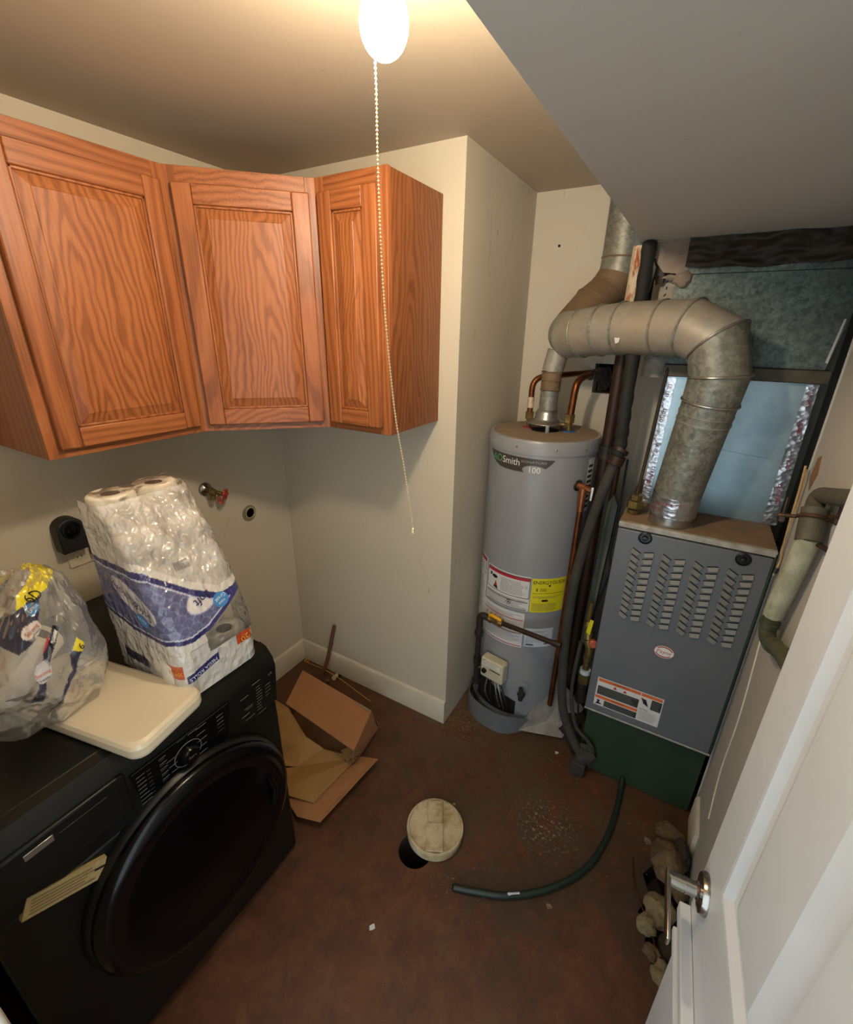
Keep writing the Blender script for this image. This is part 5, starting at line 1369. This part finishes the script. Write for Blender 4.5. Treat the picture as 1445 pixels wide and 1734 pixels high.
b = MB(); b.tube([(.045, -.425, 1.175), (.045, -.42, 1.15)], .007, 10); b.lathe([(0, 0), (.012, .001), (.011, .008), (0, .009)], (.045, -.418, 1.142), (.3, .1, 1), 14); b.build('stem', t, 'cardred')
t = thing('drain_opening', 'open round standpipe hole in the left wall right of the valve', 'drain', (0, -.249, 1.027))
b = MB(); b.lathe([(.040, 0), (.037, .003), (.026, .004), (.025, .001)], (.0, -.249, 1.024), (1, 0, 0), 30, True); b.build('patched_ring', t, 'drywall')
b = MB(); b.lathe([(.0275, 0), (.0275, .009), (.0245, .009), (.0245, -.03)], (.0, -.246, 1.027), (1, 0, 0), 28, True); b.build('pipe_rim', t, 'capw')
b = MB(); b.lathe([(.0244, .0006), (0, .0006)], (.0, -.246, 1.027), (1, 0, 0), 28); b.build('hole', t, 'holebrown')
t = thing('wall_outlet', 'ivory wall outlet plate with one plug behind the paper pack', 'outlet', (0, -.93, 1.107))
OF = Fr((0, -.993, 1.072), (0, 1, 0), (0, 0, 1), (1, 0, 0))
b = MB(); b.fbox(OF, 0, 0, 0, .118, .118-.045+.045*0, .005); b.build('plate', t, 'ivory', bevel=.002)
for x in (.035, .083):
    b = MB(); b.lathe([(.0, 0), (.0165, 0), (.016, .002), (0, .002)], OF(x, .036, .005), (1, 0, 0), 28); r_ = b.build('receptacle', t, 'ivory')
    b = MB(); b.fbox(OF, x-.008, .030, .0068, x-.006, .038, .0074); b.fbox(OF, x+.005, .030, .0068, x+.007, .038, .0074); b.build('slot', t, 'dark', smooth=False)
b = MB(); b.fbox(OF, .065, .03, .007, .092, .062, .034); b.build('plug', t, 'blackmatte', bevel=.006)
b = MB(); b.tube(spline([OF(.078, .04, .034), OF(.082, .0, .045), OF(.09, -.06, .03), OF(.10, -.12, .012)]), .005, 8); b.build('cord', t, 'wirek')
t = thing('black_wall_socket', 'black rounded dryer socket on the left wall above the outlet plate', 'socket', (0, -.975, 1.205))
PF = Fr((0, -.975, 1.205), (0, 1, 0), (0, 0, 1), (1, 0, 0))
pts = [(-.040, -.058), (.040, -.058), (.040, .022)]+[(.040*math.cos(a), .022+.036*math.sin(a)) for a in [PI*k/14 for k in range(1, 14)]]+[(-.040, .022)]
b = MB(); b.prism([PF(x, y, 0) for x, y in pts], PF(0, 0, .055)-PF(0, 0, 0)); b.build('housing', t, 'blackmatte', bevel=.005, seg=3)
b = MB(); b.torus(PF(0, .018, .0555), (1, 0, 0), .026, .003, 28, 8); b.lathe([(.024, 0), (.022, .001), (0, .001)], PF(0, .018, .055), (1, 0, 0), 24); b.build('face_ring', t, 'blackgloss')
for s_ in (-1, 1):
    b = MB(); b.fbox(PF, s_*.009-.0015, .012, .056, s_*.009+.0015, .026, .0566); b.build('slot', t, 'dark', smooth=False)

# ------------------------------------------------------------------ cardboard box on the floor
t = thing('cardboard_box', 'open torn cardboard box lying in the corner beside the washing machine', 'box', (.55, -.45, .003))
def panel(b, pts, th=.004):
    pts = [Vector(p) for p in pts]; n_ = (pts[1]-pts[0]).cross(pts[2]-pts[0]).normalized()
    b.prism(pts, n_*th)
a1, a2, a3, a4 = Vector((.252, -.255, .192)), Vector((.720, -.287, .194)), Vector((.788, -.499, .199)), Vector((.352, -.462, .20))
b = MB(); panel(b, [a1, a2, a3, a4]); b.build('top_panel', t, 'card', smooth=False)
b = MB(); panel(b, [a1, a2, (.70, -.20, .01), (.25, -.18, .01)]); b.build('back_panel', t, 'card', smooth=False)
b = MB(); panel(b, [a2, a3, (.742, -.46, .08), (.72, -.36, .02), (.705, -.22, .01)]); b.build('side_panel', t, 'card', smooth=False)
c1, c2, c3, c4, c5 = Vector((.53, -.588, .03)), Vector((.580, -.470, .05)), Vector((.742, -.423, .05)), Vector((.722, -.683, .05)), Vector((.55, -.73, .05))
b = MB(); panel(b, [(.25, -.18, .008), (.70, -.20, .008), (.735, -.42, .02), c2+Vector((0, 0, -.03)), (.30, -.50, .01)]); b.build('bottom_panel', t, 'card', smooth=False)
b = MB(); panel(b, [a4+Vector((-.10, .0, -.02)), a4+Vector((.02, -.01, -.01)), (.50, -.50, .11), c2, c1, (.34, -.70, .05), (.22, -.62, .12)]); b.build('inner_side', t, 'cardin', smooth=False)
b = MB(); panel(b, [c1, c2, c3, c4, c5, (.38, -.72, .04)]); b.build('inner_flap', t, 'cardin', smooth=False)
b = MB(); panel(b, [(.722, -.40, .022), (.828, -.385, .055), (.800, -.730, .055), (.70, -.755, .045), (.60, -.72, .03), (.56, -.60, .012)]); b.build('outer_flap', t, 'card', smooth=False)
b = MB(); panel(b, [a2+Vector((-.085, .006, .003)), a2+Vector((-.012, .002, .003)), a2+Vector((-.010, -.010, .006)), a2+Vector((-.085, .0, .006))], .001); b.build('foil_strip', t, 'alu', smooth=False)
b = MB(); panel(b, [(.66, -.44, .06), (.70, -.41, .085), (.735, -.44, .085), (.72, -.47, .06)]); b.build('torn_tab', t, 'cardin', smooth=False)
# rod, plug, wire in the corner
t = thing('brown_rod', 'brown rod leaning in the corner behind the cardboard box', 'rod', (.25, -.115, 0))
b = MB(); b.tube(spline([(.285, -.028, .345), (.272, -.06, .22), (.258, -.085, .12), (.238, -.11, .055), (.236, -.125, .012)]), .0105, 14); b.tube([(.275, -.05, .245), (.27, -.063, .205)], .0112, 14); b.build('rod', t, 'rod')
t = thing('short_brown_rod', 'short brown stub beside the leaning rod and box edge', 'rod', (.31, -.16, 0))
b = MB(); b.tube([(.315, -.14, .004), (.33, -.155, .09)], .009, 12); b.build('rod', t, 'rod')
t = thing('white_pipe_plug', 'small white plug in a hole at the back baseboard', 'plug', (.283, -.03, 0))
b = MB(); b.tube([(.283, -.034, .012), (.288, -.062, .016)], .010, 16); b.tube([(.288, -.062, .016), (.289, -.070, .017)], .0125, 16); b.build('plug', t, 'ivory')
b = MB(); b.lathe([(0, 0), (.022, 0), (.021, .0015), (0, .0015)], (.283, -.030, .0005), (0, 0, 1), 24); b.build('hole', t, 'dark')
t = thing('yellow_wire', 'yellow wire with a ring end lying along the back baseboard', 'wire', (.3, -.06, .002))
b = MB(); b.tube(spline([(.03, -.02, .010), (.06, -.04, .012), (.09, -.045, .014), (.22, -.07, .05), (.36, -.075, .04), (.50, -.085, .015), (.565, -.088, .004)]), .0022, 6); b.torus((.05, -.035, .013), (0, 0, 1), .012, .0028, 18, 6); b.build('wire', t, 'wirey')

# ------------------------------------------------------------------ floor objects
t = thing('cleanout_cap', 'round stained white plastic drain cap half covering its floor hole', 'drain cap', (1.19, -.52, 0))
C0 = Vector((1.192, -.505, 0)); AX = Vector((.02, .015, 1)).normalized()
b = MB(); b.lathe([(.100, .002), (.108, .006), (.112, .040), (.110, .047), (.104, .048), (.102, .038), (0, .038)], C0, AX, 56, True); b.build('disc', t, 'capw', ang=40)
cr = Fr(C0+Vector((0, 0, .045)), (.46, -.888, 0), (.888, .46, 0), (0, 0, 1))
b = MB(); b.fbox(cr, -.099, -.030, -.010, -.005, .030, .004); b.fbox(cr, -.005, -.033, -.010, .099, .033, .010); b.build('raised_bar', t, 'capw', bevel=.0015)
t = thing('green_hose', 'dark green hose curving over the floor from the furnace base', 'hose', (1.6, -.4, 0))
b = MB(); hp2 = spline([(1.797, .108, .03), (1.80, .05, .014), (1.797, -.073, .014), (1.780, -.204, .0135), (1.737, -.338, .0135), (1.642, -.468, .0135), (1.523, -.564, .0135), (1.42, -.612, .0135), (1.346, -.640, .0135)], 8); b.tube(hp2, .0112, 16); b.build('hose', t, 'hose')
b = MB(); k0 = 48; b.tube([p_+Vector((0, 0, .0042)) for p_ in hp2[k0-4:k0+3]], [.001, .005, .0075, .0072, .0078, .005, .001], 14); b.build('worn_patch', t, 'labbw')
b = MB(); b.tube([hp2[-1], hp2[-1]+Vector((-.006, -.002, 0))], .009, 12); b.build('open_end', t, 'dark')
def flake(name, label, cat, x, y, s, mat, seed=0, th=.002, group=None):
    t = thing(name, label, cat, (x, y, 0), group)
    rr = random.Random(seed); n_ = 6; pts = [(x+s*math.cos(2*PI*i/n_+rr.random()*.6)*(.5+rr.random()*.6), y+s*math.sin(2*PI*i/n_+rr.random()*.6)*(.5+rr.random()*.6), .0006) for i in range(n_)]
    b = MB(); b.prism(pts, (0, 0, th)); b.build('chip', t, mat, smooth=False)
flake('paint_chip', 'small white paint chip on the bare floor in the foreground', 'chip', 1.162, -.877, .013, 'labw', 3)
flake('paint_chip', 'tiny white chip on the floor in front of the stone tile', 'chip', 1.508, .164-.05, .010, 'labw', 5)
flake('paint_chip', 'tan chip on the floor just below the green hose', 'chip', 1.655, -.515, .011, 'stonel', 8)
flake('paint_chip', 'pale chip on the floor between hose and rubble pit', 'chip', 1.925, -.10, .017, 'stonel', 9)
flake('paint_chip', 'tan chip behind the round drain cap', 'chip', 1.205, -.36, .008, 'wirec', 2)
# crumbs of concrete scattered by the furnace
b = MB(); b.use('stonel'); rr = random.Random(11)
for cx, cy, sx, sy, n_ in ((1.60, -.27, .075, .05, 120), (1.50, -.02, .03, .12, 60), (1.36, -.60, .04, .03, 26), (1.24, -.03, .09, .05, 24), (1.72, -.10, .14, .12, 34), (1.90, -.05, .08, .12, 24)):
    for k in range(n_):
        x, y, s = rr.gauss(cx, sx), rr.gauss(cy, sy), .0012+.0022*rr.random()
        if math.hypot(x-1.192, y+.505) < .12: continue
        b.add([(x-s, y-s*.6, .0005), (x+s, y-s*.4, .0005), (x+s*.2, y+s, .0005), (x, y, s*1.1)], [(0, 1, 3), (1, 2, 3), (2, 0, 3)])
o = b.build('concrete_crumbs', None, smooth=False); tag(o, 'scattered pale concrete crumbs on the floor in front of the furnace', 'debris'); o['kind'] = 'stuff'
# junk at the left foot of the furnace
t = thing('drain_fitting', 'dusty grey fitting and tube ends at the left foot of the furnace base', 'fitting', (1.60, .11, 0))
b = MB(); b.blob((1.632, .085, .10), (.045, .035, .05), 12, .18, 18, 14, 2.2); b.tube([(1.625, .078, .09), (1.612, .055, .01)], .024, 16); b.build('fitting', t, 'foam')
b = MB(); b.box((1.585, .035, .003), (1.645, .082, .075)); b.build('box', t, 'foam', bevel=.008)
t = thing('dirt_clump', 'dark dirt clump on the floor behind the foam line', 'dirt', (1.53, .22, 0))
b = MB(); b.blob((1.55, .30, .03), (.09, .10, .06), 15, .25, 22, 14, 2.5); b.build('dirt', t, 'dirt')
# rubble in the broken pit
stones = [(1.995, -.045, .030, .050, .036, .026, 'stone', 'dusty tan stone at the far end of the pit'), (2.035, -.13, .045, .034, .05, .045, 'dirt', 'dark clod against the wall beside the furnace'),
          (1.992, -.175, .045, .058, .066, .045, 'stone', 'largest rounded stone in the pit, above the door lever'), (2.04, -.235, .02, .03, .05, .03, 'stone', 'brown stone by the wall behind the door lever'),
          (1.985, -.335, .005, .045, .05, .03, 'stonel', 'pale angular stone under the door lever'), (1.955, -.40, .005, .03, .034, .024, 'stonel', 'pale stone with a hole left of the lever end'),
          (1.975, -.47, 0, .026, .024, .018, 'stone', 'small stone near the lever tip'), (2.01, -.52, .006, .034, .034, .022, 'stonel', 'pale stone nearest to the door edge'), (2.03, -.42, -.02, .035, .05, .03, 'dirt', 'dark clod deep in the pit')]
for i, (x, y, z, a, b_, c_, mt, lb) in enumerate(stones):
    t = thing('stone' if mt != 'dirt' else 'dirt_clod', lb, 'stone' if mt != 'dirt' else 'dirt', (x, y, max(z-c_, 0)), 'rubble in the broken floor by the right wall')
    b = MB(); b.blob((x, y, z), (a, b_, c_), 20+i, .22, 16, 12, 1.9); b.build('rock', t, mt, ang=25)
t = thing('thin_copper_wire', 'thin copper wire lying along the pit edge by the door', 'wire', (1.95, -.4, 0))
b = MB(); b.tube(spline([(1.885, -.20, .004), (1.900, -.284, .006), (1.935, -.36, .008), (1.974, -.43, .010), (1.99, -.49, .012), (2.02, -.55, .014)]), .0025, 6); b.build('wire', t, 'copper')
